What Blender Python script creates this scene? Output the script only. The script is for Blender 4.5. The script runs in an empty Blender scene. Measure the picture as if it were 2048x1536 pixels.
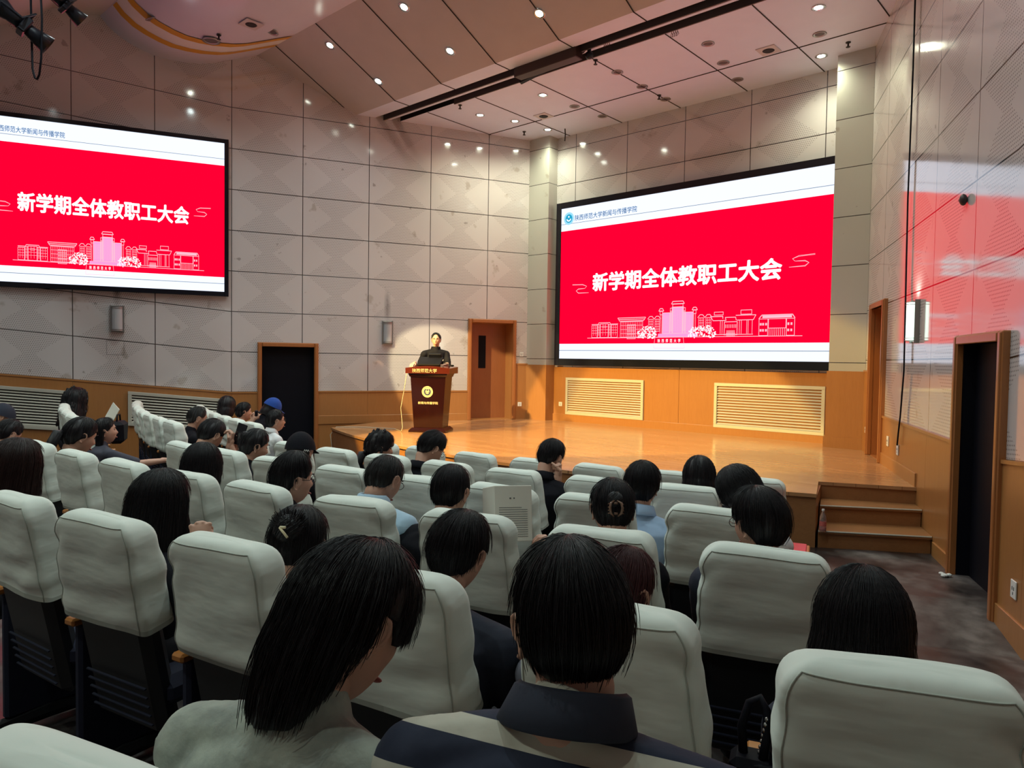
import bpy, math, random
import numpy as np
from mathutils import Matrix, Vector, noise as mnoise
sc = bpy.context.scene
COL = sc.collection
rng = random.Random(7)
PI = math.pi
def rad(a): return a*PI/180
# ------------------------------------------------------------------ camera
cam = bpy.data.cameras.new('camera'); camo = bpy.data.objects.new('camera', cam); COL.objects.link(camo)
cam.sensor_width = 36; cam.sensor_fit = 'HORIZONTAL'; cam.lens = 36*1410/2048; cam.clip_start = .05; cam.clip_end = 100
camo.matrix_world = Matrix(((0.74271968,-0.0342317,0.6687269,6.3),(0.66943913,0.01590233,-0.74269669,0),(0.01478945,0.9992874,0.03472701,1.76),(0,0,0,1)))
sc.camera = camo
# ------------------------------------------------------------------ world, view
w = bpy.data.worlds.new('world'); sc.world = w; w.use_nodes = True
w.node_tree.nodes['Background'].inputs[0].default_value = (.6,.65,.6,1); w.node_tree.nodes['Background'].inputs[1].default_value = .02
sc.view_settings.view_transform = 'Standard'; sc.view_settings.look = 'None'; sc.view_settings.gamma = 1
sc.view_settings.use_curve_mapping = False; sc.view_settings.exposure = 0.06
# ------------------------------------------------------------------ lamps
P_HALL = 165; P_STAGE = 160; P_WARM = 4000; P_PALE = 3200
def spot(name, loc, tgt, power, col, ang=150, blend=1, size=.05, parent=None):
    l = bpy.data.lights.new(name, 'SPOT'); l.energy = power; l.color = col; l.spot_size = rad(ang); l.spot_blend = blend; l.shadow_soft_size = size
    o = bpy.data.objects.new(name, l); COL.objects.link(o); o.location = loc
    o.rotation_euler = (Vector(tgt)-Vector(loc)).to_track_quat('-Z','Y').to_euler()
    return o
HALLC = (.80,.97,.95)
SLOPE = lambda Y: 6.3+.48*(7.95-Y)
# the lit downlights of the hall (those behind the camera too)
HALL_LIT = [(-3.89,6.71),(-3.67,7.53),(-1.97,6.70),(-1.86,7.52),(-0.06,7.51),(1.8,7.5),(3.2,7.3),(0,6.7),(2.0,6.7)]
HALL_BACK = [(x,y) for y in (4.4,1.6,-2.2) for x in (-4.1,-1.3,1.5,4.3)]
STAGE_LIT = [(-3.09,9.43),(-2.81,10.09),(-2.64,10.87),(-1.56,9.41),(3.03,9.36),(2.57,10.85)]
for x,y in HALL_LIT: spot('downlight_lamp', (x,y,SLOPE(y)-.03), (x,y,0), P_HALL*.42, HALLC, 140)
for x,y in HALL_BACK: spot('downlight_lamp', (x,y,6.62), (x,y,0), P_HALL*(1 if y>0 else 1.0), HALLC if y>0 else (.86,1,.88), 150)
for x,y in STAGE_LIT: spot('downlight_lamp', (x,y,6.27), (x,y,0), P_STAGE*.7, (.95,1,.72), 150)
# profile spotlights aimed at the stage
SP1=(-2.395,2.34,4.955); SP2=(-2.512,2.69,5.375)
spot('stage_spot_lamp', SP1, (-.9,9.2,.5), P_WARM, (1,.66,.16), 37, .12, .05)
spot('stage_spot_lamp', (-4.4,2.6,5.4), (-.2,8.9,.5), P_WARM*.8, (1,.64,.12), 40, .15, .05)
spot('stage_spot_lamp', SP2, (-3.78,9.65,1.22), P_PALE, (1,.86,.52), 16.5, .15, .04)
# ------------------------------------------------------------------ materials
def nt(m): m.use_nodes = True; return m.node_tree
class N:
    def __init__(s, name):
        s.m = bpy.data.materials.new(name); s.t = nt(s.m); s.b = s.t.nodes['Principled BSDF']
    def n(s, typ, **k):
        x = s.t.nodes.new(typ)
        for a,v in k.items(): setattr(x,a,v)
        return x
    def l(s, a, b): s.t.links.new(a, b)
    def val(s, sock, v):
        if hasattr(v,'links') or hasattr(v,'is_linked'): s.l(v, sock)
        else: sock.default_value = v
    def math(s, op, a, b=0.0, c=0.0):
        x = s.n('ShaderNodeMath', operation=op); s.val(x.inputs[0],a); s.val(x.inputs[1],b); s.val(x.inputs[2],c); return x.outputs[0]
    def noise(s, scale, det=3, vec=None, stretch=None):
        x = s.n('ShaderNodeTexNoise'); x.inputs['Scale'].default_value = scale; x.inputs['Detail'].default_value = det
        if vec is None: vec = s.n('ShaderNodeTexCoord').outputs['Object']
        if stretch:
            mp = s.n('ShaderNodeMapping'); mp.inputs['Scale'].default_value = stretch; s.l(vec, mp.inputs[0]); vec = mp.outputs[0]
        s.l(vec, x.inputs['Vector']); return x.outputs['Fac']
    def mix(s, f, a, b):
        x = s.n('ShaderNodeMix', data_type='RGBA')
        s.val(x.inputs[0], f)
        for i,v in ((6,a),(7,b)):
            if isinstance(v, tuple): x.inputs[i].default_value = (*v[:3],1)
            else: s.l(v, x.inputs[i])
        return x.outputs[2]
    def ramp(s, f, lo, hi):
        x = s.n('ShaderNodeMapRange'); s.val(x.inputs[0], f); x.inputs[1].default_value=lo; x.inputs[2].default_value=hi; return x.outputs[0]
    def col(s, v):
        if isinstance(v, tuple): s.b.inputs['Base Color'].default_value = (*v,1)
        else: s.l(v, s.b.inputs['Base Color'])
    def bump(s, h, strength=.3, dist=.01):
        x = s.n('ShaderNodeBump'); x.inputs['Strength'].default_value=strength; x.inputs['Distance'].default_value=dist; s.l(h, x.inputs['Height']); s.l(x.outputs[0], s.b.inputs['Normal'])
    def rough(s, v): s.val(s.b.inputs['Roughness'], v)
def simple(name, c, rough=.5, metal=0, var=0, vs=20, bump=0, bs=60):
    k = N(name); k.rough(rough); k.b.inputs['Metallic'].default_value = metal
    if var: k.col(k.mix(k.noise(vs), tuple(x*(1-var) for x in c), tuple(min(1,x*(1+var)) for x in c)))
    else: k.col(c)
    if bump: k.bump(k.noise(bs,4), bump, .004)
    return k.m
def emis(name, c, s):
    k = N(name); e = k.b.inputs; e['Base Color'].default_value=(0,0,0,1); e['Emission Color'].default_value=(*c,1); e['Emission Strength'].default_value=s; e['Roughness'].default_value=.9; e['Specular IOR Level'].default_value=0
    return k.m
def panel_mat(name, c1, c2, plain=False, soot=()):
    k = N(name); uv = k.n('ShaderNodeUVMap'); uv.uv_map='UVMap'
    sx = k.n('ShaderNodeSeparateXYZ'); k.l(uv.outputs[0], sx.inputs[0]); u,v = sx.outputs[0], sx.outputs[1]
    pu = k.math('FRACT', u); pv = k.math('FRACT', v)
    du = k.math('MULTIPLY', k.math('SUBTRACT', .5, k.math('ABSOLUTE', k.math('SUBTRACT', pu, .5))), 1.21)
    dv = k.math('MULTIPLY', k.math('SUBTRACT', .5, k.math('ABSOLUTE', k.math('SUBTRACT', pv, .5))), .714)
    if not plain: dv = k.math('ADD', dv, k.math('GREATER_THAN', v, 7.4))
    joint = k.math('LESS_THAN', k.math('MINIMUM', du, dv), .0065)
    if plain: joint = k.math('LESS_THAN', dv, .0055)
    base = k.mix(k.noise(.7,4), c1, c2)
    base = k.mix(k.math('MULTIPLY', k.ramp(k.noise(2.6,8), 0.665, .71), .40), base, (.27,.20,.13))
    base = k.mix(k.math('MULTIPLY', k.ramp(k.noise(5,9), .70, .74), .5), base, (.12,.09,.07))
    if not plain:
        hour = k.math('MULTIPLY_ADD', k.math('ABSOLUTE', k.math('SUBTRACT', pv, .5)), .74, .07)
        inside = k.math('LESS_THAN', k.math('ABSOLUTE', k.math('SUBTRACT', pu, .5)), hour)
        U = k.math('MULTIPLY', u, 1.21/.030); V = k.math('MULTIPLY', v, .714/.030)
        par = k.math('MULTIPLY', k.math('MODULO', k.math('ABSOLUTE', k.math('FLOOR', V)), 2.0), .5)
        fu = k.math('SUBTRACT', k.math('FRACT', k.math('ADD', U, par)), .5); fv = k.math('SUBTRACT', k.math('FRACT', V), .5)
        d2 = k.math('ADD', k.math('MULTIPLY', fu, fu), k.math('MULTIPLY', fv, fv))
        dot = k.math('MULTIPLY', k.math('LESS_THAN', d2, .045), inside)
        base = k.mix(k.math('MULTIPLY', dot, .75), base, (.06,.05,.045))
    for uc,v0 in soot:
        gx = k.math('SUBTRACT', 1.0, k.math('MINIMUM', 1.0, k.math('MULTIPLY', k.math('ABSOLUTE', k.math('SUBTRACT', u, uc)), 16.0)))
        gv = k.math('SUBTRACT', 1.0, k.math('MINIMUM', 1.0, k.math('MULTIPLY', k.math('ABSOLUTE', k.math('SUBTRACT', v, v0+.35)), 2.2)))
        base = k.mix(k.math('MULTIPLY', k.math('MULTIPLY', gx, gv), k.math('MULTIPLY_ADD', k.noise(9,4), 1.2, .2)), base, (.03,.022,.018))
    base = k.mix(joint, base, (.02,.018,.016))
    k.col(base); k.rough(k.math('MULTIPLY_ADD', k.noise(3,3), .06, .06)); k.b.inputs['IOR'].default_value = 2.15
    k.bump(k.noise(.9,2), .22, .02)
    return k.m
def wood_mat(name, c1, c2, rough=.35, stretch=(14,14,1.2), coord='Object', bump=.04):
    k = N(name); v = k.n('ShaderNodeTexCoord').outputs[coord]
    f = k.noise(3, 6, v, stretch); g = k.noise(12, 4, v, stretch)
    k.col(k.mix(k.math('MULTIPLY_ADD', g, .5, k.math('MULTIPLY', f, .5)), c1, c2)); k.rough(rough)
    return k.m
M = {}
M['panel'] = panel_mat('white_perforated_panel', (.64,.60,.60), (.57,.535,.535))
M['panel_left'] = panel_mat('sooty_perforated_panel', (.64,.60,.60), (.57,.535,.535), False, ((1.695,1.95),(5.47,1.80)))
M['panel_plain'] = panel_mat('plain_white_panel', (.52,.51,.46), (.46,.45,.41), True)
M['wains'] = wood_mat('orange_wood_veneer', (.44,.20,.065), (.33,.135,.042), .3, (9,9,.7))
M['frame'] = wood_mat('brown_wood_trim', (.42,.16,.05), (.30,.10,.03), .3, (9,9,.7))
M['door'] = wood_mat('brown_door_veneer', (.36,.13,.05), (.26,.085,.03), .3, (9,9,.7))
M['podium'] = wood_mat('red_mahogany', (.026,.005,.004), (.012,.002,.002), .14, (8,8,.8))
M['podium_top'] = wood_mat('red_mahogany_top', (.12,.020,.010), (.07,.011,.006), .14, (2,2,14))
M['arm'] = wood_mat('orange_armrest_wood', (.52,.21,.055), (.38,.14,.03), .3, (6,1.5,6))
def stage_mat():
    k = N('stage_floorboards'); v = k.n('ShaderNodeTexCoord').outputs['Object']
    br = k.n('ShaderNodeTexBrick'); k.l(v, br.inputs[0]); br.inputs['Scale'].default_value=1; br.inputs['Brick Width'].default_value=1.2; br.inputs['Row Height'].default_value=.09
    br.inputs['Mortar Size'].default_value=.0012; br.inputs['Color1'].default_value=(.50,.27,.13,1); br.inputs['Color2'].default_value=(.40,.20,.09,1); br.inputs['Mortar'].default_value=(.2,.1,.05,1)
    k.col(k.mix(k.math('MULTIPLY', k.noise(2,5,v,(1,12,1)), .35), br.outputs[0], (.36,.17,.07)))
    k.rough(k.math('MULTIPLY_ADD', k.noise(3,4), .12, .13)); k.b.inputs['IOR'].default_value=1.6; return k.m
M['stage'] = stage_mat()
M['step'] = wood_mat('worn_step_wood', (.36,.16,.06), (.22,.09,.03), .4, (1.2,10,10))
k = N('dirty_concrete_floor'); f = k.ramp(k.noise(1.6,9),.38,.62); g = k.noise(9,8)
k.col(k.mix(f, (.022,.017,.017), k.mix(k.ramp(g,.35,.65), (.075,.058,.054), (.17,.145,.135)))); k.rough(k.math('MULTIPLY_ADD', f, .3, .28)); M['floor'] = k.m
M['ceil'] = simple('cream_ceiling_panel', (.55,.51,.54), .5, 0, .06, 3)
M['ceil_stage'] = simple('lavender_white_ceiling_panel', (.70,.76,.97), .45, 0, .04, 3)
M['barrel'] = simple('cream_vault_panel', (.64,.64,.78), .3, 0, .04, 3)
M['yellow'] = simple('yellow_band_paint', (.62,.33,.02), .4)
M['white'] = simple('white_plastic', (.75,.75,.72), .4)
M['dark'] = simple('dark_slot', (.012,.010,.010), .7)
M['greybeam'] = simple('grey_beam_paint', (.11,.085,.085), .6)
M['brown'] = simple('dark_brown_housing', (.04,.018,.015), .5)
M['black'] = simple('black_matte', (.004,.004,.008), .6); M['black'].node_tree.nodes['Principled BSDF'].inputs['Specular IOR Level'].default_value = .15
M['blackmetal'] = simple('black_metal', (.012,.013,.02), .35, .3)
M['chrome'] = simple('chrome', (.6,.6,.6), .2, 1)
M['steel'] = simple('brushed_steel', (.35,.35,.34), .35, .9)
M['joint'] = simple('black_joint', (.01,.008,.008), .8)
M['vent'] = simple('pale_vent_metal', (.56,.55,.47), .4, .2)
M['lamp'] = emis('lamp_glow', (.93,1,.84), 26)
M['sconce_on'] = emis('sconce_glow', (.78,1,.86), 2.6)
M['sconce_off'] = simple('frosted_glass', (.42,.42,.44), .3)
k = N('perforated_mesh'); k.col((.12,.11,.11)); k.rough(.6); M['mesh'] = k.m
M['bezel'] = simple('black_gloss_bezel', (.008,.009,.014), .12)
M['led_white'] = emis('led_white', (.78,.85,1.0), 1.2)
M['led_red'] = emis('led_red', (1.0,.0,.022), 1.5)
M['led_text'] = emis('led_text_white', (.80,.95,1.0), 1.25)
M['led_line'] = emis('led_thin_line', (.16,.2,.28), 1.0)
M['led_pink'] = emis('led_pink_line', (1.0,.50,.60), 1.1)
M['led_violet'] = emis('led_violet_fill', (.95,.36,.72), 1.0)
M['led_blue'] = emis('led_blue_text', (.03,.14,.32), 1.0)
M['led_cyan'] = emis('led_cyan', (.02,.38,.62), 1.0)
M['led_pale'] = emis('led_pale_cyan', (.35,.75,.95), 1.0)
M['gold'] = simple('cream_lettering', (.75,.66,.42), .4)
M['emblemblue'] = simple('navy_emblem', (.03,.05,.16), .4)
def cover_mat():
    k = N('white_seat_cloth'); f = k.noise(5,5)
    c = k.mix(f, (.68,.75,.68), (.76,.81,.75))
    c = k.mix(k.math('MULTIPLY', k.ramp(k.noise(7,6), .63, .74), .35), c, (.42,.40,.27))
    k.col(c); k.rough(.85); k.b.inputs['Sheen Weight'].default_value=.15
    k.bump(k.noise(6,2.5,None,(.8,1,2.4)), .40, .02); return k.m
M['cover'] = cover_mat()
M['seam'] = simple('cloth_seam', (.42,.45,.40), .9)
M['seatshell'] = simple('black_seat_shell', (.010,.011,.014), .5)
M['seatfab'] = simple('navy_seat_fabric', (.012,.016,.04), .85, 0, .2, 40)
def skin_mat():
    k = N('skin'); f = k.noise(9,4)
    k.col(k.mix(f, (.50,.27,.19), (.60,.35,.25))); k.rough(.5); k.b.inputs['Subsurface Weight'].default_value=.08; k.b.inputs['Subsurface Radius'].default_value=(.02,.008,.004)
    return k.m
M['skin'] = skin_mat()
M['lips'] = simple('lip_skin', (.35,.10,.09), .5)
M['eye'] = simple('dark_eye', (.01,.007,.006), .2)
def hair_mat(name, c, rough=.38):
    k = N(name); f = k.noise(60,3,None,(1,1,.15)); k.col(k.mix(f, tuple(x*.6 for x in c), tuple(x*1.5 for x in c))); k.rough(rough); k.b.inputs['Specular IOR Level'].default_value=.35
    return k.m
M['hair'] = hair_mat('black_hair', (.0075,.006,.008), .42)
M['hair_brown'] = hair_mat('dark_brown_hair', (.022,.009,.008))
M['hair_red'] = hair_mat('reddish_hair', (.055,.016,.018))
M['hair_grey'] = hair_mat('greying_hair', (.022,.020,.020))
def cloth(name, c, var=.15, vs=12): return simple(name, c, .85, 0, var, vs, .3, 25)
M['c_black'] = cloth('black_cotton', (.007,.007,.011)); M['c_black'].node_tree.nodes['Principled BSDF'].inputs['Specular IOR Level'].default_value = .15
M['c_navy'] = cloth('navy_cotton', (.014,.018,.035))
M['c_blue'] = cloth('light_blue_shirt', (.40,.56,.70), .05)
M['c_denim'] = cloth('pale_denim_shirt', (.36,.50,.70), .08)
M['c_white'] = cloth('white_shirt', (.70,.72,.74), .04)
M['c_grey'] = cloth('charcoal_tshirt', (.045,.045,.065))
M['c_lgrey'] = cloth('grey_wrinkled_shirt', (.16,.16,.20), .3, 6)
k = N('mottled_grey_green_fleece'); k.col(k.mix(k.ramp(k.noise(14,5),.3,.7), (.20,.22,.20), (.42,.46,.39))); k.rough(.95); k.bump(k.noise(90,3),.4,.004); M['c_tiedye'] = k.m
k = N('navy_and_cream_stripes'); tc = k.n('ShaderNodeTexCoord'); sx = k.n('ShaderNodeSeparateXYZ'); k.l(tc.outputs['Object'], sx.inputs[0])
zz = k.math('FRACT', k.math('MULTIPLY', k.math('MULTIPLY_ADD', sx.outputs[0], -.18, k.math('MULTIPLY_ADD', sx.outputs[1], .52, k.math('ADD', sx.outputs[2], .022))), 1/.088))
k.col(k.mix(k.math('LESS_THAN', zz, .36), (.014,.020,.045), (.50,.48,.40))); k.rough(.85); k.bump(k.noise(25,3),.2,.01); M['c_stripe'] = k.m; STRIPE_TREE = k
M['paper'] = simple('cream_paper', (.72,.70,.62), .8)
M['ink'] = simple('grey_ink', (.12,.12,.12), .8)
M['redpaper'] = simple('red_booklet', (.75,.05,.08), .5)
M['capblue'] = cloth('blue_cap', (.01,.06,.32))
M['glass'] = simple('dark_spectacle_rim', (.03,.02,.02), .25)
M['tort'] = simple('tortoise_plastic', (.16,.09,.06), .15)
k = N('clear_plastic'); k.b.inputs['Transmission Weight'].default_value=.9; k.b.inputs['Roughness'].default_value=.06; k.b.inputs['IOR'].default_value=1.3; k.col((.9,.85,.85)); M['clear'] = k.m
M['label'] = simple('red_white_label', (.55,.12,.10), .5, 0, .6, 60)
M['trouser'] = cloth('dark_trousers', (.012,.012,.018))
M['shoe'] = simple('black_shoe', (.01,.01,.01), .4)
M['crochet'] = simple('cream_crochet', (.45,.42,.38), .95, 0, .3, 120, .8, 150)
M['cablemat'] = simple('white_cable', (.55,.52,.42), .5)
# ------------------------------------------------------------------ mesh helpers
def link(name, me, mat=None, parent=None, loc=None):
    o = bpy.data.objects.new(name, me); COL.objects.link(o)
    if mat is not None: me.materials.clear(); me.materials.append(M[mat] if isinstance(mat,str) else mat)
    if parent: o.parent = parent
    if loc is not None: o.location = loc
    return o
def mk(name, V, Fc, mat, parent=None, smooth=False, loc=None, uv=None):
    me = bpy.data.meshes.new(name); me.from_pydata([tuple(map(float,v)) for v in V], [], [tuple(f) for f in Fc]); me.update()
    if smooth: me.polygons.foreach_set('use_smooth', [True]*len(me.polygons))
    if uv is not None:
        l = me.uv_layers.new(name='UVMap')
        for i,lp in enumerate(me.loops): l.data[i].uv = uv[lp.vertex_index]
    return link(name, me, mat, parent, loc)
class B:
    """collects shapes for ONE mesh"""
    def __init__(s): s.V=[]; s.F=[]
    def add(s, V, F, T=None):
        n=len(s.V)
        if T is not None: V=[T@Vector(v) for v in V]
        s.V += [tuple(v) for v in V]; s.F += [tuple(i+n for i in f) for f in F]; return s
    def box(s, a, b, T=None, bev=0):
        x0,y0,z0=a; x1,y1,z1=b
        if bev<=0:
            return s.add([(x0,y0,z0),(x1,y0,z0),(x1,y1,z0),(x0,y1,z0),(x0,y0,z1),(x1,y0,z1),(x1,y1,z1),(x0,y1,z1)],
              [(0,3,2,1),(4,5,6,7),(0,1,5,4),(1,2,6,5),(2,3,7,6),(3,0,4,7)],T)
        c=[]; # chamfered box: 24 verts
        e=bev; P=[]
        for iz,z in enumerate((z0,z1)):
            sz = 1 if iz==0 else -1
            P += [(x0+e,y0,z+sz*e),(x1-e,y0,z+sz*e),(x1,y0+e,z+sz*e),(x1,y1-e,z+sz*e),(x1-e,y1,z+sz*e),(x0+e,y1,z+sz*e),(x0,y1-e,z+sz*e),(x0,y0+e,z+sz*e)]
        P += [(x0+e,y0+e,z0),(x1-e,y0+e,z0),(x1-e,y1-e,z0),(x0+e,y1-e,z0),(x0+e,y0+e,z1),(x1-e,y0+e,z1),(x1-e,y1-e,z1),(x0+e,y1-e,z1)]
        F=[(i,(i+1)%8,8+(i+1)%8,8+i) for i in range(8)]
        F+=[(19,18,17,16),(20,21,22,23)]
        for base,top,rev in ((0,16,True),(8,20,False)):
            for j,(a_,b_) in enumerate(((0,1),(2,3),(4,5),(6,7))):
                q=(base+a_,base+b_,top+(j+1)%4,top+j); F.append(tuple(reversed(q)) if rev else q)
                r=(base+b_,base+(b_+1)%8,top+(j+1)%4); F.append(tuple(reversed(r)) if rev else r)
        return s.add(P,F,T)
    def tube(s, pts, r, n=8, cap=True, T=None):
        pts=[Vector(p) for p in pts]; m=len(pts); rr = r if hasattr(r,'__len__') else [r]*m
        V=[];F=[]; up=None
        for i,p in enumerate(pts):
            d=(pts[min(i+1,m-1)]-pts[max(i-1,0)]).normalized()
            if up is None: up = Vector((0,0,1)) if abs(d.z)<.9 else Vector((1,0,0))
            a=d.cross(up).normalized(); b=a.cross(d).normalized(); up=b
            for k in range(n):
                t=2*PI*k/n; V.append(p+(a*math.cos(t)+b*math.sin(t))*rr[i])
        for i in range(m-1):
            for k in range(n): F.append((i*n+k,i*n+(k+1)%n,(i+1)*n+(k+1)%n,(i+1)*n+k))
        if cap: F.append(tuple(range(n-1,-1,-1))); F.append(tuple((m-1)*n+k for k in range(n)))
        return s.add(V,F,T)
    def lathe(s, prof, n=20, T=None, cap=True):
        V=[];F=[]; m=len(prof)
        for r,z in prof:
            for k in range(n): t=2*PI*k/n; V.append((r*math.cos(t),r*math.sin(t),z))
        for i in range(m-1):
            for k in range(n): F.append((i*n+k,i*n+(k+1)%n,(i+1)*n+(k+1)%n,(i+1)*n+k))
        if cap: F.append(tuple(range(n-1,-1,-1))); F.append(tuple((m-1)*n+k for k in range(n)))
        return s.add(V,F,T)
    def ell(s, c, r, T=None, n=16, m=10):
        V=[];F=[]
        for i in range(m+1):
            a=PI*i/m
            for k in range(n): t=2*PI*k/n; V.append((c[0]+r[0]*math.sin(a)*math.cos(t),c[1]+r[1]*math.sin(a)*math.sin(t),c[2]-r[2]*math.cos(a)))
        for i in range(m):
            for k in range(n): F.append((i*n+k,i*n+(k+1)%n,(i+1)*n+(k+1)%n,(i+1)*n+k))
        return s.add(V,F,T)
    def prism(s, poly, z0, z1, T=None):
        n=len(poly); V=[(x,y,z0) for x,y in poly]+[(x,y,z1) for x,y in poly]
        F=[tuple(range(n-1,-1,-1)),tuple(range(n,2*n))]+[(i,(i+1)%n,n+(i+1)%n,n+i) for i in range(n)]
        return s.add(V,F,T)
    def build(s, name, mat, parent=None, smooth=False, loc=None): return mk(name, s.V, s.F, mat, parent, smooth, loc)
def tag(o, label=None, cat=None, group=None, kind=None):
    if label: o['label']=label
    if cat: o['category']=cat
    if group: o['group']=group
    if kind: o['kind']=kind
    return o
def thing(name, label, cat, loc=(0,0,0), rz=0, group=None):
    o = bpy.data.objects.new(name, None); COL.objects.link(o); o.empty_display_size=.1
    o.location=loc; o.rotation_euler=(0,0,rz); return tag(o,label,cat,group)
def struct(o): o['kind']='structure'; return o
def copy_tree(o, parent=None):
    c=o.copy(); COL.objects.link(c); c.parent=parent
    for ch in list(o.children): copy_tree(ch, c)
    return c
def T3(o, x, y=(0,0,0), z=(0,0,1)):
    """matrix with columns x,y,z and origin o"""
    return Matrix(((x[0],y[0],z[0],o[0]),(x[1],y[1],z[1],o[1]),(x[2],y[2],z[2],o[2]),(0,0,0,1)))
# ------------------------------------------------------------------ the room
# side walls run from the stage corners outwards: point = O + s*D (s grows away from the stage)
nl = math.hypot(.421,.907); LO=(-3.45,11.0); LD=(-.421/nl,-.907/nl)
nr = math.hypot(.417,.909); RO=(3.47,10.57); RD=(.417/nr,-.909/nr)
def sL(Y): return (LO[1]-Y)/-LD[1]
def sR(Y): return (RO[1]-Y)/-RD[1]
RK=5.94
def rake(Y): return .1*max(0,RK-Y)
def wall(name, O, D, s0, s1, z0, z1, holes, mat, u0, flip, thick=0.0, zv=1.11, raked=False):
    nrm = (D[1],-D[0]) if flip else (-D[1],D[0])     # into the room
    cuts = sorted({s0,s1,*[h[0] for h in holes],*[h[1] for h in holes],*([ (O[1]-RK)/-D[1] ] if raked else [])})
    cuts=[c for c in cuts if s0<=c<=s1]
    V=[];F=[];UV=[]
    def P(s,z):
        Y=O[1]+D[1]*s; V.append((O[0]+D[0]*s+nrm[0]*thick, Y+nrm[1]*thick, z)); UV.append(((s-u0)/1.21,(z-zv-(rake(Y) if raked else 0))/.714)); return len(V)-1
    for a,b in zip(cuts,cuts[1:]):
        hs=[h for h in holes if h[0]<=a+1e-6 and h[1]>=b-1e-6]
        zs=sorted({z0,z1,*[h[2] for h in hs],*[h[3] for h in hs]}); zs=[z for z in zs if z0<=z<=z1]
        for c,d in zip(zs,zs[1:]):
            if any(h[2]<=c+1e-6 and h[3]>=d-1e-6 for h in hs): continue
            q=(P(a,c),P(b,c),P(b,d),P(a,d)); F.append(q if flip else q[::-1])
    return struct(mk(name,V,F,mat,None,False,None,UV))
BACKY=11.45; BACKWALL=-6.0
dL=(sL(7.26),sL(6.43)); dLs=(sL(10.88),sL(10.06)); dR=(sR(6.90),sR(6.02)); dRs=(sR(10.5),sR(9.78))
sEndL=sL(BACKWALL); sEndR=sR(BACKWALL)
wall('wall_left', LO, LD, -.45, sEndL, -.4, 8.2, [(dL[0],dL[1],-.4,1.93),(dLs[0],dLs[1],.52,2.50)], 'panel_left', .706, False, raked=True)
wall('wall_right', RO, RD, -.5, sEndR, -.4, 8.2, [(dR[0],dR[1],-.4,1.94),(dRs[0],dRs[1],.52,2.52)], 'panel', .60, True, raked=True)
def flat_wall(name, y, x0, x1, z0, z1, mat='panel', rev=False):
    V=[(x0,y,z0),(x1,y,z0),(x1,y,z1),(x0,y,z1)]; UV=[((x-.05)/1.21,(z-1.05)/.714) for x,_,z in V]
    return struct(mk(name,V,[(0,1,2,3) if not rev else (3,2,1,0)],mat,None,False,None,UV))
flat_wall('wall_back', BACKY, -4.2, 4.2, -.4, 8.2)
flat_wall('wall_rear', BACKWALL, -13, 13, -.4, 8.2, 'panel', True)
def column(name, x0, x1, y0, y1):
    V=[];F=[];UV=[]
    for a,b in (((x0,y0),(x1,y0)),((x1,y0),(x1,y1)),((x0,y1),(x0,y0))):
        n=len(V); L=math.hypot(b[0]-a[0],b[1]-a[1])
        for (x,y),z,u in ((a,.0,0.1),(b,.0,.1+L/1.21),(b,8,.1+L/1.21),(a,8,.1)): V.append((x,y,z)); UV.append((u,(z-1.07)/.714))
        F.append((n,n+1,n+2,n+3))
    return struct(mk(name,V,F,'panel_plain',None,False,None,UV))
column('wall_pier_left', -3.6, -2.84, 11.18, 11.6)
column('wall_pier_right', 2.76, 3.27, 11.0, 11.6)
# wainscot boards, proud of the wall
def wains(name, O, D, s0, s1, z0, ztop, flip, t=.02, raked=False, joints=(), vent_holes=()):
    nrm = (D[1],-D[0]) if flip else (-D[1],D[0]); b=B()
    X=Vector((D[0],D[1],0)); Nn=Vector((nrm[0],nrm[1],0)); segs=[s0]+[j for j in sorted(joints) if s0<j<s1]+[s1]
    if raked:
        k=(O[1]-RK)/-D[1]
        if s0<k<s1: segs=sorted(segs+[k])
    for i,(a,c) in enumerate(zip(segs,segs[1:])):
        za=ztop+(rake(O[1]+D[1]*a) if raked else 0); zc=ztop+(rake(O[1]+D[1]*c) if raked else 0)
        g=.003 if i>0 else 0
        P=lambda s,h,z: (O[0]+D[0]*s+nrm[0]*h, O[1]+D[1]*s+nrm[1]*h, z)
        V=[P(a+g,-.01,z0),P(c,-.01,z0),P(c,t,z0),P(a+g,t,z0),P(a+g,-.01,za),P(c,-.01,zc),P(c,t,zc),P(a+g,t,za)]
        F=[(0,3,2,1),(4,5,6,7),(0,1,5,4),(1,2,6,5),(2,3,7,6),(3,0,4,7)]
        if not flip: pass
        b.add(V,F)
        # cap moulding and skirting
        V=[P(a,t,za-.005),P(c,t,zc-.005),P(c,t+.012,zc-.005),P(a,t+.012,za-.005),P(a,-.01,za+.022),P(c,-.01,zc+.022),P(c,t+.012,zc+.022),P(a,t+.012,za+.022)]
        b.add(V,F)
    o=b.build(name,'wains'); struct(o); return o
jL=[.706+1.21*i for i in range(20)]; jR=[.60+1.225*i for i in range(20)]
wains('trim_1', LO, LD, -.35, dLs[0]-.07, .5, 1.66, False)
wains('trim_2', LO, LD, dLs[1]+.07, dL[0]-.07, -.4, 1.10, False, joints=jL)
wains('trim_3', LO, LD, dL[1]+.07, sEndL, -.4, 1.09, False, raked=True, joints=jL[::2])
wains('trim_4', RO, RD, -.45, dRs[0]-.07, .5, 1.66, True)
wains('trim_5', RO, RD, dRs[1]+.07, dR[0]-.07, -.4, 1.10, True, joints=jR)
wains('trim_6', RO, RD, dR[1]+.07, sEndR, -.4, 1.09, True, raked=True, joints=jR)
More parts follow.
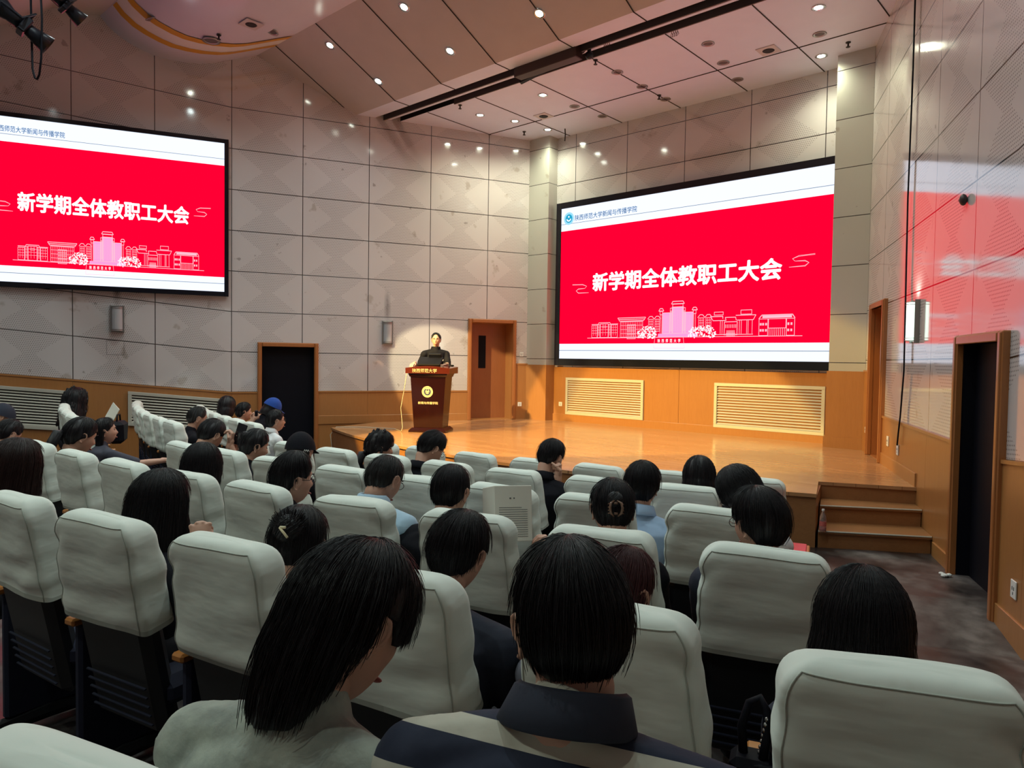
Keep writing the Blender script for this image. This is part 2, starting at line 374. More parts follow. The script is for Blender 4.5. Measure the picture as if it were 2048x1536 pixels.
def base(name,O,D,s0,s1,z0,z1,flip,t=.035):
    nrm = (D[1],-D[0]) if flip else (-D[1],D[0])
    T=T3((O[0],O[1],0),(D[0],D[1],0),(nrm[0],nrm[1],0)); b=B(); b.box((s0,0,z0),(s1,t,z1),T,.004); return struct(b.build(name,'wains'))
base('baseboard_left',LO,LD,dLs[1]+.07,dL[0]-.07,.5,.66,False)
base('baseboard_right',RO,RD,dRs[1]+.07,sR(8.1),.5,.66,True)
base('baseboard_right_front',RO,RD,sR(7.45),dR[0]-.07,-.2,.13,True)
base('baseboard_right_aisle',RO,RD,dR[1]+.07,sR(1),-.2,.10,True)
b=B(); b.box((-2.84,BACKY-.02,.4),(.047,BACKY+.02,1.62)); b.box((.053,BACKY-.02,.4),(2.76,BACKY+.02,1.62)); struct(b.build('trim_7','wains'))
b=B(); b.box((-2.84,BACKY-.045,.4),(2.76,BACKY,.66),None,.004); struct(b.build('baseboard_back','wains'))
b=B(); b.box((-3.62,11.16,.4),(-2.82,11.62,1.66)); struct(b.build('trim_8','wains'))
b=B(); b.box((2.74,10.98,.4),(3.29,11.62,1.66)); b.box((2.72,10.96,.4),(3.31,11.6,.68)); struct(b.build('trim_9','wains'))
# door openings
def doorway(n, O, D, s0, s1, z0, z1, flip, depth, leaf, fw=.075, lit=False):
    nrm = (D[1],-D[0]) if flip else (-D[1],D[0])
    T=T3((O[0],O[1],0),(D[0],D[1],0),(nrm[0],nrm[1],0))
    root=thing('door_%d'%n,None,None); root['kind']='structure'
    b=B()
    for a,c,d,e in ((s0-fw,s0,z0,z1+fw),(s1,s1+fw,z0,z1+fw),(s0,s1,z1,z1+fw)): 
        b.box((a,-.02,d),(c,.05,e),T,.008); 
        b.box((a+.012,0,d),(c-.012,.062,e-.012),T,.006)
    b.build('door_frame','frame',root)
    b=B(); b.box((s0-.01,-depth,z0),(s0+.0,-.0,z1),T); b.box((s1,-depth,z0),(s1+.01,0,z1),T); b.box((s0,-depth,z1),(s1,0,z1+.01),T); b.box((s0,-depth,z0-.02),(s1,0,z0+.004),T)
    b.build('door_reveal','wains' if leaf=='wood' else ('frame' if leaf=='side' else 'black'),root)
    b=B(); b.box((s0,-depth-.04,z0),(s1,-depth,z1),T)
    b.build('door_leaf',{'wood':'door','side':'door','black':'black'}[leaf],root)
    if leaf=='wood':
        m=(s0+s1)/2; b=B(); b.box((m+.0,-depth-.002,z0+1.05),(m+.16,-depth+.006,z1-.25),T); b.build('door_window','black',root)
    return root
doorway(1, LO, LD, dL[0], dL[1], -.2, 1.93, False, .12, 'black')
doorway(2, LO, LD, dLs[0], dLs[1], .52, 2.50, False, .36, 'wood')
doorway(3, RO, RD, dRs[0], dRs[1], .52, 2.52, True, .5, 'side')
doorway(4, RO, RD, dR[0], dR[1], -.2, 1.94, True, .10, 'black')
# floor : flat in front of the stage, raked under the seats (concentric arcs about (0,17.6))
CYC=17.6
def zfloor(R): return 0 if R<12.6 else (-.06 if R<13.4 else -.10+.067*(R-13.38)+.04*0)
Rs=[5,12.6,13.0,13.4]+[14+.6*i for i in range(24)]
V=[];F=[]; na=60
for R in Rs:
    for i in range(na+1):
        a=rad(-75+150*i/na); V.append((R*math.sin(a),CYC-R*math.cos(a), -.0 if R<=12.6 else (-.05 if R<13.3 else -.10+.067*(min(R,17.35)-13.38))))
for i in range(len(Rs)-1):
    for j in range(na): F.append((i*(na+1)+j,(i+1)*(na+1)+j,(i+1)*(na+1)+j+1,i*(na+1)+j+1))
struct(mk('floor',V,F,'floor'))
def fz(R): return -.10+.067*(min(R,17.35)-13.38)
# stage
RS=11.38
def stage_poly(R):
    pts=[]
    aL=math.atan2(-4.29,CYC-7.07); aR=math.atan2(4.06,CYC-6.75)
    for i in range(25):
        a=aL+(aR-aL)*i/24; pts.append((R*math.sin(a),CYC-R*math.cos(a)))
    return pts
front=stage_poly(RS)
wr=lambda Y:(RO[0]+RD[0]*sR(Y)+.0,Y)
wl_=lambda Y:(LO[0]+LD[0]*sL(Y),Y)
poly=front+[(3.78,7.70),(4.62,8.10),wr(8.2),wr(10.57),(3.4,11.5),(-3.3,11.5),wl_(11.0),wl_(8.34)]
b=B(); b.prism(poly,-.12,.485); struct(b.build('stage_body','step'))
poly2=[(x,y) for x,y in stage_poly(RS+.02)]+[(3.76,7.68),(4.63,8.08),wr(8.2),wr(9.75),(4.3,10.2),(3.9,10.9),(3.4,11.5),(-3.3,11.5),(-3.9,11.3),(-4.4,10.3),wl_(10.0),wl_(8.34)]
b=B(); b.prism(poly2,.485,.52); struct(b.build('stage_floor','stage'))
# steps beside the stage
A=Vector((3.80,7.66,0)); Bv=Vector((4.63,8.08,0)); dx=(Bv-A).normalized(); fwd=Vector((dx.y,-dx.x,0))   # towards the hall
def stairs():
    root=thing('stage_steps','worn wooden steps climbing to the stage beside the right wall','steps'); 
    # bounds: left edge along the stage end, right edge along the wall
    left0=Vector((3.79,7.68,0)); left1=Vector((4.08,6.72,0)); 
    ld=(left1-left0).normalized()
    for i,(dist,zt) in enumerate(((.34,.345),(.72,.17))):
        p=left0+ld*dist*1.03; pts=[left0+ld*.0, p]
        r0=Vector((*wr(8.16),0)); r1=Vector((*wr(8.16-dist*.92),0))
        q=[(p.x,p.y),(r1.x-.03,r1.y),(r0.x-.03,r0.y),(left0.x,left0.y)]
        b=B(); b.prism(q,-.02,zt-.03); b.build('riser','step',root)
        c=(p-Vector((r1.x,r1.y,0))).normalized(); n=Vector((dx.y,-dx.x,0))*.02
        q=[(p.x+n.x,p.y+n.y),(r1.x-.025+n.x,r1.y+n.y),(r0.x-.03,r0.y),(left0.x,left0.y)]
        b=B(); b.prism(q,zt-.03,zt); b.build('tread','step',root)
        e0=Vector((p.x,p.y,0))+n; e1=Vector((r1.x-.03,r1.y,0))+n
        b=B(); b.tube([e0+Vector((0,0,zt-.008)),e1+Vector((0,0,zt-.008))],.009,6); b.build('nosing','vent',root)
    return root
stairs()
# ---------------- ceiling
XL=9.5
def strip(name, prof, mat, x0=-XL, x1=XL):
    V=[];F=[]
    for y,z in prof: V+=[(x0,y,z),(x1,y,z)]
    for i in range(len(prof)-1): F.append((2*i,2*i+1,2*i+3,2*i+2))
    return struct(mk(name,V,F,mat,None,len(prof)>8))
strip('ceiling_stage',[(12,6.3),(8.70,6.3)],'ceil_stage'); 
strip('ceiling_stage_strip',[(8.54,6.3),(8.42,6.3)],'ceil_stage')
strip('ceiling_slope',[(7.95,6.3),(6.34,SLOPE(6.34))],'ceil'); strip('ceiling_lip',[(8.27,6.3),(7.95,6.3)],'ceil_stage')
b=B()
for y0,y1 in ((8.27,8.42),(8.54,8.70)):
    b.box((-XL,y0-.004,6.3),(XL,y0,6.62)); b.box((-XL,y1,6.3),(XL,y1+.004,6.62)); b.box((-XL,y0,6.6),(XL,y1,6.62))
struct(b.build('ceiling_slot','dark'))
b=B(); b.box((-XL,8.40,6.27),(XL,8.425,6.42)); b.box((-3.0,8.68,6.27),(XL,8.70,6.42)); struct(b.build('ceiling_rail','greybeam'))
barrel=[(6.34,SLOPE(6.34)),(6.15,7.0),(5.93,6.91),(5.7,6.82),(5.53,6.775),(5.3,6.75),(5.1,6.752),(4.9,6.775),(4.74,6.825),(4.55,6.91),(4.4,7.0),(4.25,7.14),(4.15,7.28)]
def barrel_part(name,mat,x0,x1,drop=0):
    # edges follow the left wall direction
    V=[];F=[]
    for y,z in barrel:
        xl=LO[0]+LD[0]*sL(y)
        a = xl+x0 if x0 is not None else -XL
        c = xl+x1 if x1 is not None else XL
        V+=[(a,y,z-drop),(c,y,z-drop)]
    for i in range(len(barrel)-1): F.append((2*i,2*i+1,2*i+3,2*i+2))
    return struct(mk(name,V,F,mat,None,True))
barrel_part('ceiling_vault','barrel',-.5,None)
barrel_part('trim_10','yellow',.58,.74,.012); barrel_part('trim_11','white',.74,1.04,.010); barrel_part('trim_12','yellow',1.04,1.20,.012)
strip('ceiling_middle',[(4.15,7.28),(3.55,7.28),(3.3,7.05),(2.9,6.85),(2.4,6.75),(1.9,6.78),(1.4,6.9),(1.0,7.2),(.6,7.2),(.2,6.9),(-.4,6.75),(-1.0,6.8),(-1.6,7.1),(-2.2,7.1),(-2.8,6.8),(-4,6.7),(-6.2,6.8)],'ceil')
# ceiling joints, thin black lines
b=B()
for x in (-3.735,-2.53,-1.29,-.055,1.18,2.42,3.65):
    b.box((x-.006,8.71,6.292),(x+.006,11.6,6.302)); b.box((x-.006,7.95,6.292),(x+.006,8.26,6.302))
b.box((-4,10.35-.006,6.292),(4,10.36,6.302))
for x in (-4.97,-3.735,-2.53,-1.29,-.055,1.18,2.42,3.65,4.9):
    L=math.hypot(1.61,.773); T=T3((x,7.95,6.296),(1,0,0),(0,-1.61/L,.773/L),(0,.773/L,1.61/L)); b.box((-.006,0,-.008),(.006,L,0),T)
struct(b.build('ceiling_joints','joint'))
# ------------------------------------------------------------------ ceiling fixtures
def fixture(name,label,cat,x,y,z,slope,build,group=None):
    r=thing(name,label,cat,(x,y,z),0,group)
    if slope: r.rotation_euler=(math.atan(-.48) if slope is True else slope,0,0)
    build(r); return r
def mk_lit(r):
    b=B(); b.lathe([(.052,.0),(.085,.0),(.088,-.008),(.075,-.012),(.055,-.004)],20,None,False); b.build('trim_ring','chrome',r,True)
    b=B(); b.lathe([(.0,-.006),(.054,-.005),(.054,.002)],20,None,False); b.build('bulb','lamp',r)
def mk_off(r):
    b=B(); b.lathe([(.062,-.001),(.09,-.0),(.093,-.008),(.078,-.014),(.062,-.004)],20,None,False); b.build('trim_ring','steel',r,True)
    b=B(); b.lathe([(.0,-.006),(.064,-.002)],20,None,False); b.build('reflector','mesh',r)
def sprk(r):
    b=B(); b.lathe([(.035,0),(.035,-.01),(.012,-.012),(.012,-.06),(.03,-.065),(.03,-.07)],12); b.build('sprinkler_body','dark',r)
def sqr(r):
    b=B(); b.box((-.14,-.14,-.012),(.14,.14,0),None,.004); b.build('plate','ceil',r)
    b=B(); b.lathe([(.0,-.02),(.07,-.02),(.085,-.012)],20,None,False); b.build('diffuser','dark',r)
litlab=['lit ceiling downlight nearest the slot by the left wall','lit stage downlight, second from the left corner pier','lit stage downlight directly above the left pier','lit stage downlight in front of the others beside the ceiling slot','lit stage downlight at the top edge of the photo near the right wall','lit stage downlight just in front of the right pier']
for i,(x,y) in enumerate(STAGE_LIT): fixture('downlight',litlab[i],'light',x,y,6.3,0,mk_lit,'lit downlights over the stage')
hl=['lit downlight on sloped ceiling right of the yellow banded vault','lit downlight on sloped ceiling lowest, nearest the left wall','lit downlight at the top edge of the sloped ceiling','bright haloed downlight in the middle of the sloped ceiling','lit downlight on the sloped ceiling closest above the ceiling slot']
for i,(x,y) in enumerate(HALL_LIT):
    if i<5: fixture('downlight',hl[i],'light',x,y,SLOPE(y)-.004,True,mk_lit,'lit downlights on the sloped ceiling')
UN=[(-1.47,10.19),(-1.37,10.92),(-0.05,9.42),(-0.06,10.17),(-0.05,10.91),(1.49,9.41),(1.37,10.15),(1.26,10.89),(2.79,10.12)]
ul=['third from the left lamp group','close to the back wall above the screen left end','on the middle joint line nearest the slot','on the middle joint line second from the slot','on the middle joint line nearest the back wall','right of the middle joint, nearest the slot','right of the middle joint, second from the slot','on the joint above the screen centre','between the two lit right lamps']
for (x,y),l in zip(UN,ul): fixture('recessed_lamp','unlit round ceiling lamp '+l,'light',x,y,6.3,0,mk_off,'unlit lamps over the stage')
for (x,y),l in zip([(-2.21,10.22),(2.06,10.16)],('left','right')): fixture('ceiling_speaker','square ceiling plate with dark round opening, %s one over the stage'%l,'vent',x,y,6.3,0,sqr,'square ceiling plates')
for (x,y),l in zip([(-3.0,8.83),(-3.08,10.67),(3.01,10.63),(-0.04,10.68),(-0.05,8.83)],('left end of the slot','left corner pier','right wall','screen centre','slot middle')): fixture('sprinkler','small ceiling sprinkler head near the '+l,'sprinkler',x,y,6.3,0,sprk,'ceiling sprinklers')
def barz(y):
    for (y0,z0),(y1,z1) in zip(barrel,barrel[1:]):
        if y1<=y<=y0: return z0+(z1-z0)*(y-y0)/(y1-y0)
    return 7
for x,y,l,f in ((-4.15,4.44,'lit downlight on the vault beside its yellow bands',mk_lit),(-5.34,4.46,'unlit round lamp on the vault outside its yellow bands',mk_off),(-4.89,5.19,'large round speaker grille on the vault',mk_off),(-3.88,5.33,'dark square camera plate on the vault',sqr),(-4.06,5.78,'small unlit lamp near the vault lower edge',mk_off)):
    r=fixture('downlight' if f is mk_lit else ('ceiling_speaker' if f is sqr or 'grille' in l else 'recessed_lamp'),l,'light' if 'lamp' in l or 'light' in l else 'speaker',x,y,barz(y)-.015,(.35 if y<5 else -.25 if y>5.5 else 0),f)
    if 'large' in l: r.scale=(1.5,1.5,1.2)
fixture('sprinkler','small sprinkler head on the lavender vault','sprinkler',-4.61,5.18,6.74,0,sprk)
# projector screen housing in the slot, drape and hanging hooks
r=thing('projection_screen_housing','dark brown housing hanging from the ceiling slot','housing',(0,0,0))
b=B(); b.box((-1.20,8.26,6.16),(0.0,8.44,6.45),None,.01); b.build('case','brown',r)
b=B(); b.add([(-1.25,8.46,6.15),(0.05,8.46,6.30),(0.05,8.52,6.31),(-1.3,8.56,6.16),(-1.25,8.46,6.22),(0.05,8.46,6.33),(0.05,8.52,6.33),(-1.3,8.56,6.22)],[(0,3,2,1),(4,5,6,7),(0,1,5,4),(1,2,6,5),(2,3,7,6),(3,0,4,7)]); b.build('drape','black',r)
r=thing('dome_camera','small round camera hanging at the end of the ceiling housing','camera',(.10,8.46,6.3))
b=B(); b.lathe([(.03,0),(.03,-.05),(.055,-.06),(.06,-.10),(.04,-.14),(0.001,-.15)],16); b.build('camera_body','blackmetal',r,True)
for x,y,l in ((-1.05,8.47,'left'),(.35,8.47,'middle'),(1.28,8.74,'right')):
    r=thing('rope_hook','tangled wire hook hanging under the ceiling slot, %s one'%l,'hook',(x,y,6.3),0,'wire hooks under the slot')
    b=B(); 
    for k in range(4): b.tube([(k*.03,0,0),(k*.03+.02,.01,-.06),(k*.03-.01,.0,-.09),(k*.03+.01,-.01,-.03)],.004,5)
    b.build('wire','brown',r)
r=thing('hanging_chain','thin dark chain hanging above the left corner pier','chain',(-2.35,11.05,6.3)); b=B(); b.tube([(0,0,0),(.01,0,-.12),(0,0,-.24)],.012,6); b.build('links','dark',r)
# ------------------------------------------------------------------ profile spotlights (top left)
def profile_spot(name,label,loc,tgt,L=.75):
    loc=Vector(loc); d=(Vector(tgt)-loc).normalized()
    r=thing(name,label,'stage light',loc); r.rotation_euler=d.to_track_quat('Z','Y').to_euler()
    b=B(); b.lathe([(.06,-L*.55),(.085,-L*.5),(.09,-L*.1),(.075,-L*.05),(.06,0),(.058,L*.12)],18); b.build('barrel','blackmetal',r,True)
    b=B(); b.box((-.075,-.075,L*.12),(.075,.075,L*.2),None,.01); b.build('shutter_gate','blackmetal',r)
    b=B(); b.lathe([(.055,L*.2),(.06,L*.25),(.09,L*.43),(.088,L*.43),(.058,L*.25)],18,None,False); b.build('lens_hood','blackmetal',r,True)
    b=B(); b.tube([(.11,0,-.1),(.12,0,-.02),(.12,.0,.1),(0,.16,.14),(-.12,0,.1),(-.12,0,-.02),(-.11,0,-.1)],.012,6); b.build('yoke','blackmetal',r)
    b=B(); b.lathe([(0,L*.22),(.05,L*.22)],18,None,False); b.build('lens','chrome',r)
    return r
SPT1=profile_spot('profile_spotlight','black stage spotlight hanging at the top left, larger and lower one',(-2.445,1.975,5.20),(-1.5,8.8,.6),.92); SPT1.scale=(1.15,1.15,1)
profile_spot('profile_spotlight','black stage spotlight at the top left edge, upper right one',(-2.498,2.40,5.565),(-2.8,8.5,1.5),.70)
b=B(); b.tube([(-5.6,1.95,6.0),(-1.8,1.95,6.0)],.03,10); 
for x,y,z in ((-2.7,1.95,6.0),(-2.5,1.95,6.0),(-5,1.95,6.0)): b.tube([(x,1.95,6.0),(x,1.95,6.765)],.015,6)
b.tube([(-2.45,1.95,6.0),(-2.45,1.93,5.33)],.015,6); b.tube([(-2.62,1.95,6.0),(-2.60,2.36,5.66)],.015,6)
tag(b.build('lighting_bar','blackmetal'),'black pipe carrying the stage spotlights near the ceiling','pipe')
b=B(); b.tube([(-2.42,2.15,5.95),(-2.46,2.16,5.4),(-2.48,2.17,5.0),(-2.46,2.17,4.72),(-2.42,2.18,4.62),(-2.38,2.19,4.60),(-2.34,2.20,4.64),(-2.31,2.21,4.8),(-2.31,2.22,5.2),(-2.34,2.2,5.95)],.011,6)
tag(b.build('hanging_cable','black',None,True),'black cable loop dangling below the stage spotlights','cable')
# ------------------------------------------------------------------ LED walls
def text_mesh(body, size, bold=0.0, align='CENTER'):
    c=bpy.data.curves.new('txt','FONT'); c.body=body; c.size=size; c.align_x=align; c.align_y='CENTER'; c.resolution_u=3
    o=bpy.data.objects.new('txt',c); COL.objects.link(o); dg=bpy.context.evaluated_depsgraph_get()
    me=bpy.data.meshes.new_from_object(o.evaluated_get(dg)); bpy.data.objects.remove(o)
    V=[tuple(v.co) for v in me.vertices]; F=[tuple(p.vertices) for p in me.polygons]; bpy.data.meshes.remove(me)
    b=B(); offs=[(0,0)] if not bold else [(bold*math.cos(t),bold*math.sin(t)) for t in np.linspace(0,2*PI,8,endpoint=False)]
    for i,(dx_,dy_) in enumerate(offs): b.add([(x+dx_,y+dy_,z+i*2e-5) for x,y,z in V],F)
    return b
def fit(b,x0,x1,y0,y1,z=0):
    a=np.array(b.V); mn=a.min(0); mx=a.max(0); out=B()
    out.V=[(x0+(v[0]-mn[0])/(mx[0]-mn[0])*(x1-x0), y0+(v[1]-mn[1])/(mx[1]-mn[1])*(y1-y0), z+v[2]-mn[2]) for v in a]; out.F=b.F; return out
def rect(b,x0,y0,x1,y1,z=0): b.add([(x0,y0,z),(x1,y0,z),(x1,y1,z),(x0,y1,z)],[(0,1,2,3)])
def frame_(b,x0,y0,x1,y1,t=.012,z=0):
    rect(b,x0,y0,x1,y0+t,z); rect(b,x0,y1-t,x1,y1,z); rect(b,x0,y0,x0+t,y1,z); rect(b,x1-t,y0,x1,y1,z)
def linep(b,pts,t=.01,z=0):
    for (x0,y0),(x1,y1) in zip(pts,pts[1:]):
        d=math.hypot(x1-x0,y1-y0); nx,ny=-(y1-y0)/d*t/2,(x1-x0)/d*t/2
        b.add([(x0-nx,y0-ny,z),(x1-nx,y1-ny,z),(x1+nx,y1+ny,z),(x0+nx,y0+ny,z)],[(0,1,2,3)])
def ring_(b,cx,cy,r0,r1,z=0,n=40,a0=0,a1=2*PI):
    V=[];F=[]
    for i in range(n+1):
        t=a0+(a1-a0)*i/n; V+=[(cx+r0*math.cos(t),cy+r0*math.sin(t),z),(cx+r1*math.cos(t),cy+r1*math.sin(t),z)]
    for i in range(n): F.append((2*i,2*i+1,2*i+3,2*i+2))
    b.add(V,F)
def emblem(b1,b2,cx,cy,R,z=0):
    """b1: pale disc, b2: dark ring with lotus-like drop"""
    ring_(b1,cx,cy,0,R,z)
    ring_(b2,cx,cy,R*.40,R*.62,z+.001,40,rad(120),rad(420))
    ring_(b2,cx,cy+R*.32,R*.0,R*.15,z+.001)
    for s in (-1,1):
        ring_(b2,cx+s*R*.17,cy+R*.0,R*.10,R*.2,z+.001,20,rad(180 if s<0 else 270),rad(270 if s<0 else 360))
    ring_(b2,cx,cy-R*.12,R*.30,R*.36,z+.001,20,rad(200),rad(340))
    for k in range(26):
        t=2*PI*k/26; ring_(b2,cx+R*.82*math.cos(t),cy+R*.82*math.sin(t),0,R*.055,z+.001,6)
def skyline(root):
    """line drawing of campus buildings; local x -2..2.2, baseline y=-1.1"""
    y0=-1.10; p=B(); v=B(); t=.009
    linep(p,[(-1.98,y0-.005),(2.19,y0-.005)],.01)
    def grid(x0,y0_,x1,y1,nx,ny,tt=.006):
        for i in range(1,nx): x=x0+(x1-x0)*i/nx; linep(p,[(x,y0_),(x,y1)],tt)
        for j in range(1,ny): y=y0_+(y1-y0_)*j/ny; linep(p,[(x0,y),(x1,y)],tt)
    # building 1: low gate block
    for a,c,h in ((-1.86,-1.70,.24),(-1.70,-1.62,.26),(-1.62,-1.40,.27),(-1.40,-1.32,.26),(-1.32,-1.15,.25)):
        frame_(p,a,y0,c,y0+h,t); grid(a,y0+.04,c,y0+h,3,4,.005)
    frame_(p,-1.56,y0+.19,-1.46,y0+.23,.006); linep(p,[(-1.86,y0+.26),(-1.68,y0+.26),(-1.66,y0+.29),(-1.36,y0+.29),(-1.34,y0+.26),(-1.14,y0+.26)],.012)
    # building 2
    frame_(p,-1.08,y0,-.50,y0+.30,t); grid(-1.08,y0,-.50,y0+.30,13,4,.006)
    linep(p,[(-1.15,y0+.37),(-1.10,y0+.31),(-.48,y0+.31),(-.43,y0+.37),(-1.15,y0+.37)],.012); linep(p,[(-1.12,y0+.34),(-.46,y0+.34)],.012); frame_(p,-.90,y0-.03,-.68,y0+.24,.01); grid(-.90,y0,-.68,y0+.24,4,4,.008)
    # central library
    for a,c,h in ((-.02,.16,.44),(.16,.22,.52),(.22,.46,.54),(.46,.52,.52),(.52,.70,.44)):
        frame_(p,a,y0+.06,c,y0+h,t); 
        for k in range(1,6): x=a+(c-a)*k/6; linep(p,[(x,y0+.1),(x,y0+h-.05)],.005)
    rect(v,-.02,y0+.06,.70,y0+.44,-.001); rect(v,.20,y0+.44,.48,y0+.54,-.001)
    for a,c,h in ((-.10,-.0,.50),(.68,.78,.50),(.2,.48,.62)):
        frame_(p,a+.015,y0+h-.10,c-.015,y0+h-.03,.01); linep(p,[(a-.01,y0+h-.03),(c+.01,y0+h-.03),(c-.02,y0+h+.015),(a+.02,y0+h+.015),(a-.01,y0+h-.03)],.014)
        linep(p,[(a+.03,y0+.06),(a+.03,y0+h-.1)],.008); linep(p,[(c-.03,y0+.06),(c-.03,y0+h-.1)],.008)
    for a in (-.36,-.2,.82,.98):
        frame_(p,a,y0+.1,a+.12,y0+.33,.008); grid(a,y0+.1,a+.12,y0+.33,3,5,.006); linep(p,[(a-.02,y0+.33),(a+.03,y0+.38),(a+.09,y0+.38),(a+.14,y0+.33)],.012)
    rect(v,-.12,y0+.0,.80,y0+.06,-.001)
    frame_(p,-.24,y0-.19,.50+.44,y0-.01,.006) if False else None
    linep(p,[(-.22,y0-.2),(-.19,y0-.0),(.43+.05,y0-.0),(.51,y0-.2),(-.22,y0-.2)],.008)
    # hall with columns
    linep(p,[(1.10,y0+.34),(1.35,y0+.34),(1.35,y0+.30)],.014); frame_(p,1.16,y0+.36,1.36,y0+.42,.010); frame_(p,1.72,y0+.36,1.95,y0+.44,.010)
    linep(p,[(1.08,y0+.35),(1.14,y0+.27),(1.42,y0+.27),(1.40,y0+.32),(1.62,y0+.32),(1.63,y0+.27)],.012); linep(p,[(1.62,y0+.35),(2.03,y0+.35),(1.98,y0+.27),(1.64,y0+.27)],.012)
    for x in (1.3,1.34,1.70,1.74,1.85,1.88,1.96): linep(p,[(x,y0+.04),(x,y0+.27)],.009)
    frame_(p,1.38,y0+.02,1.66,y0+.25,.012); grid(1.38,y0+.14,1.66,y0+.2,8,1,.012); grid(1.42,y0,1.62,y0+.1,10,2,.008); linep(p,[(1.1,y0+.03),(1.98,y0+.03)],.01)
    # last block
    b0=2.06
    # trees: small scribbles
    w_=B(); rr=random.Random(3)
    for cx0,cx1 in ((-.62,-.16),(.60,1.22)):
        for k in range(130):
            x=rr.uniform(cx0,cx1); y=y0+rr.uniform(-.02,.20)*(1-.5*abs((x-(cx0+cx1)/2)/(cx1-cx0)*2)**3); ring_(w_,x,y,.006,.014,.001,7)
    bb=p
    return p,v,w_
def last_block(p,x0):
    y0=-1.10; t=.009
    frame_(p,x0,y0,x0+.16,y0+.28,t); frame_(p,x0+.16,y0+.12,x0+.46,y0+.28,t); frame_(p,x0+.46,y0,x0+.60,y0+.28,t)
    linep(p,[(x0+.0,y0+.28),(x0+.05,y0+.34),(x0+.56,y0+.34),(x0+.60,y0+.28)],.014); rect(p,x0+.06,y0+.29,x0+.55,y0+.33)
    for a in (.02,.06,.11,.48,.53): 
        for h in (.07,.17): rect(p,x0+a,y0+h,x0+a+.03,y0+h+.04)
    for k in range(9): linep(p,[(x0+.18+k*.032,y0),(x0+.18+k*.032,y0+.12)],.007)
def led_wall(name,label,T,S,bez,SX=1):
    """local coords: x right, y up, z out of the wall; origin at display centre; unscaled display 5.36 x 3.025"""
    root=thing(name,label,'screen'); root.matrix_world=T@Matrix.Diagonal((S*SX,S,S,1))
    W,H=2.68,1.5125; l,r_,b_,t_=[q/S for q in bez]
    b=B(); b.box((-W-l,-H-b_,-.06),(W+r_,H+t_,.0)); 
    for a,c,d,e in ((-W-l,-W,-H-b_,H+t_),(W,W+r_,-H-b_,H+t_),(-W,W,-H-b_,-H),(-W,W,H,H+t_)): b.box((a,d,-.06),(c,e,.03),None,.003)
    b.build('bezel','bezel',root)
    yb,yt=-1.215,1.058
    b=B(); rect(b,-W,-H,W,yb,.012); b.build('lower_margin','led_white',root); b=B(); rect(b,-W,yt,W,H,.012); b.build('upper_margin','led_white',root)
    b=B(); rect(b,-W,yb,W,yt,.012); b.build('red_field','led_red',root)
    b=B(); rect(b,-W,1.190,W,1.199,.014); b.build('upper_line','led_line',root); b=B(); rect(b,-W,-1.352,W,-1.342,.014); b.build('lower_line','led_line',root)
    X=-.05  # offset of content
    fit(text_mesh('新学期全体教职工大会',.4,.013),-1.88,1.84,-.20,.165,.016).build('title_text','led_text',root)
    fit(text_mesh('陕西师范大学新闻与传播学院',.12,.0012),-2.34,-.90,1.235,1.35,.016).build('header_text','led_blue',root)
    b1=B();b2=B(); ring_(b1,-2.49,1.30,.085,.125,.016); ring_(b2,-2.49,1.30,.0,.085,.016); b1.build('emblem_ring','led_pale',root); b2.build('emblem_disc','led_cyan',root)
    b3=B(); ring_(b3,-2.49,1.335,0,.018,.019); ring_(b3,-2.49,1.30,.035,.06,.019,16,rad(190),rad(350)); b3.build('emblem_petals','led_text',root)
    p,v,w_=skyline(root); 
    sc_=lambda o:[((x+1.98)*(4.17/4.17)-1.98+(-.02),y,z) for x,y,z in o]
    last=B(); last_block(last,0)
    # squeeze the drawing so that the last block fits
    p.V=[(-1.98+(x+1.98)*.85 if x<2.05 else x,y,z) for x,y,z in p.V]; v.V=[(-1.98+(x+1.98)*.85,y,z) for x,y,z in v.V]; w_.V=[(-1.98+(x+1.98)*.85,y,z) for x,y,z in w_.V]
    last.V=[(1.48+x*.98,y,z) for x,y,z in last.V]; p.add(last.V,last.F); linep(p,[(-1.98,-1.105),(2.15,-1.105)],.01)
    for q in (p,v,w_): q.V=[(x,y,z+.018) for x,y,z in q.V]
    p.build('building_outlines','led_pink',root); v.build('library_fill','led_violet',root); [ (lambda bb:(setattr(bb,'F',[f for f in w_.F if (w_.V[f[0]][0]<.1)==sd]),setattr(bb,'V',w_.V),bb.build('tree_scribbles','led_text',root)))(B()) for sd in (True,False)]
    fit(text_mesh('陕  西  师  范  大  学',.1,.001),-.40,.06,-1.20,-1.135,.02).build('gate_text','led_text',root)
    for ox,oy,s in ((2.0,.08,1),(-2.02,-.12,-1)):
        b=B()
        for q in (0,.012): linep(b,[(ox+.35*s,oy+.08+q),(ox+.1*s,oy+.07+q),(ox+.0*s,oy+.04),(ox+.04*s,oy+.0),(ox+.2*s,oy-.0-q),(ox+.26*s,oy-.04),(ox+.2*s,oy-.08-q),(ox-.05*s,oy-.09)],.006)
        b.V=[(x,y,z+.015) for x,y,z in b.V]; b.build('cloud_line','led_pink',root)
    return root
T=T3((.045,BACKY-.085,3.308),(1,0,0),(0,0,1),(0,-1,0))
led_wall('led_screen','large lit screen on the wall behind the stage, red slide with white Chinese title',T,1.0,(.12,.03,.14,.12))
s_r=sL(5.86); S=.85; s_c=s_r+2.68*S*.78
nL=(-LD[1],LD[0]); nL=(abs(LD[1]),-abs(LD[0]))   # into the room
nL=Vector((nL[0],nL[1],0)).normalized()
T=T3((LO[0]+LD[0]*s_c+nL.x*.08,LO[1]+LD[1]*s_c+nL.y*.08,4.155),(-LD[0],-LD[1],0),(0,0,1),tuple(nL))
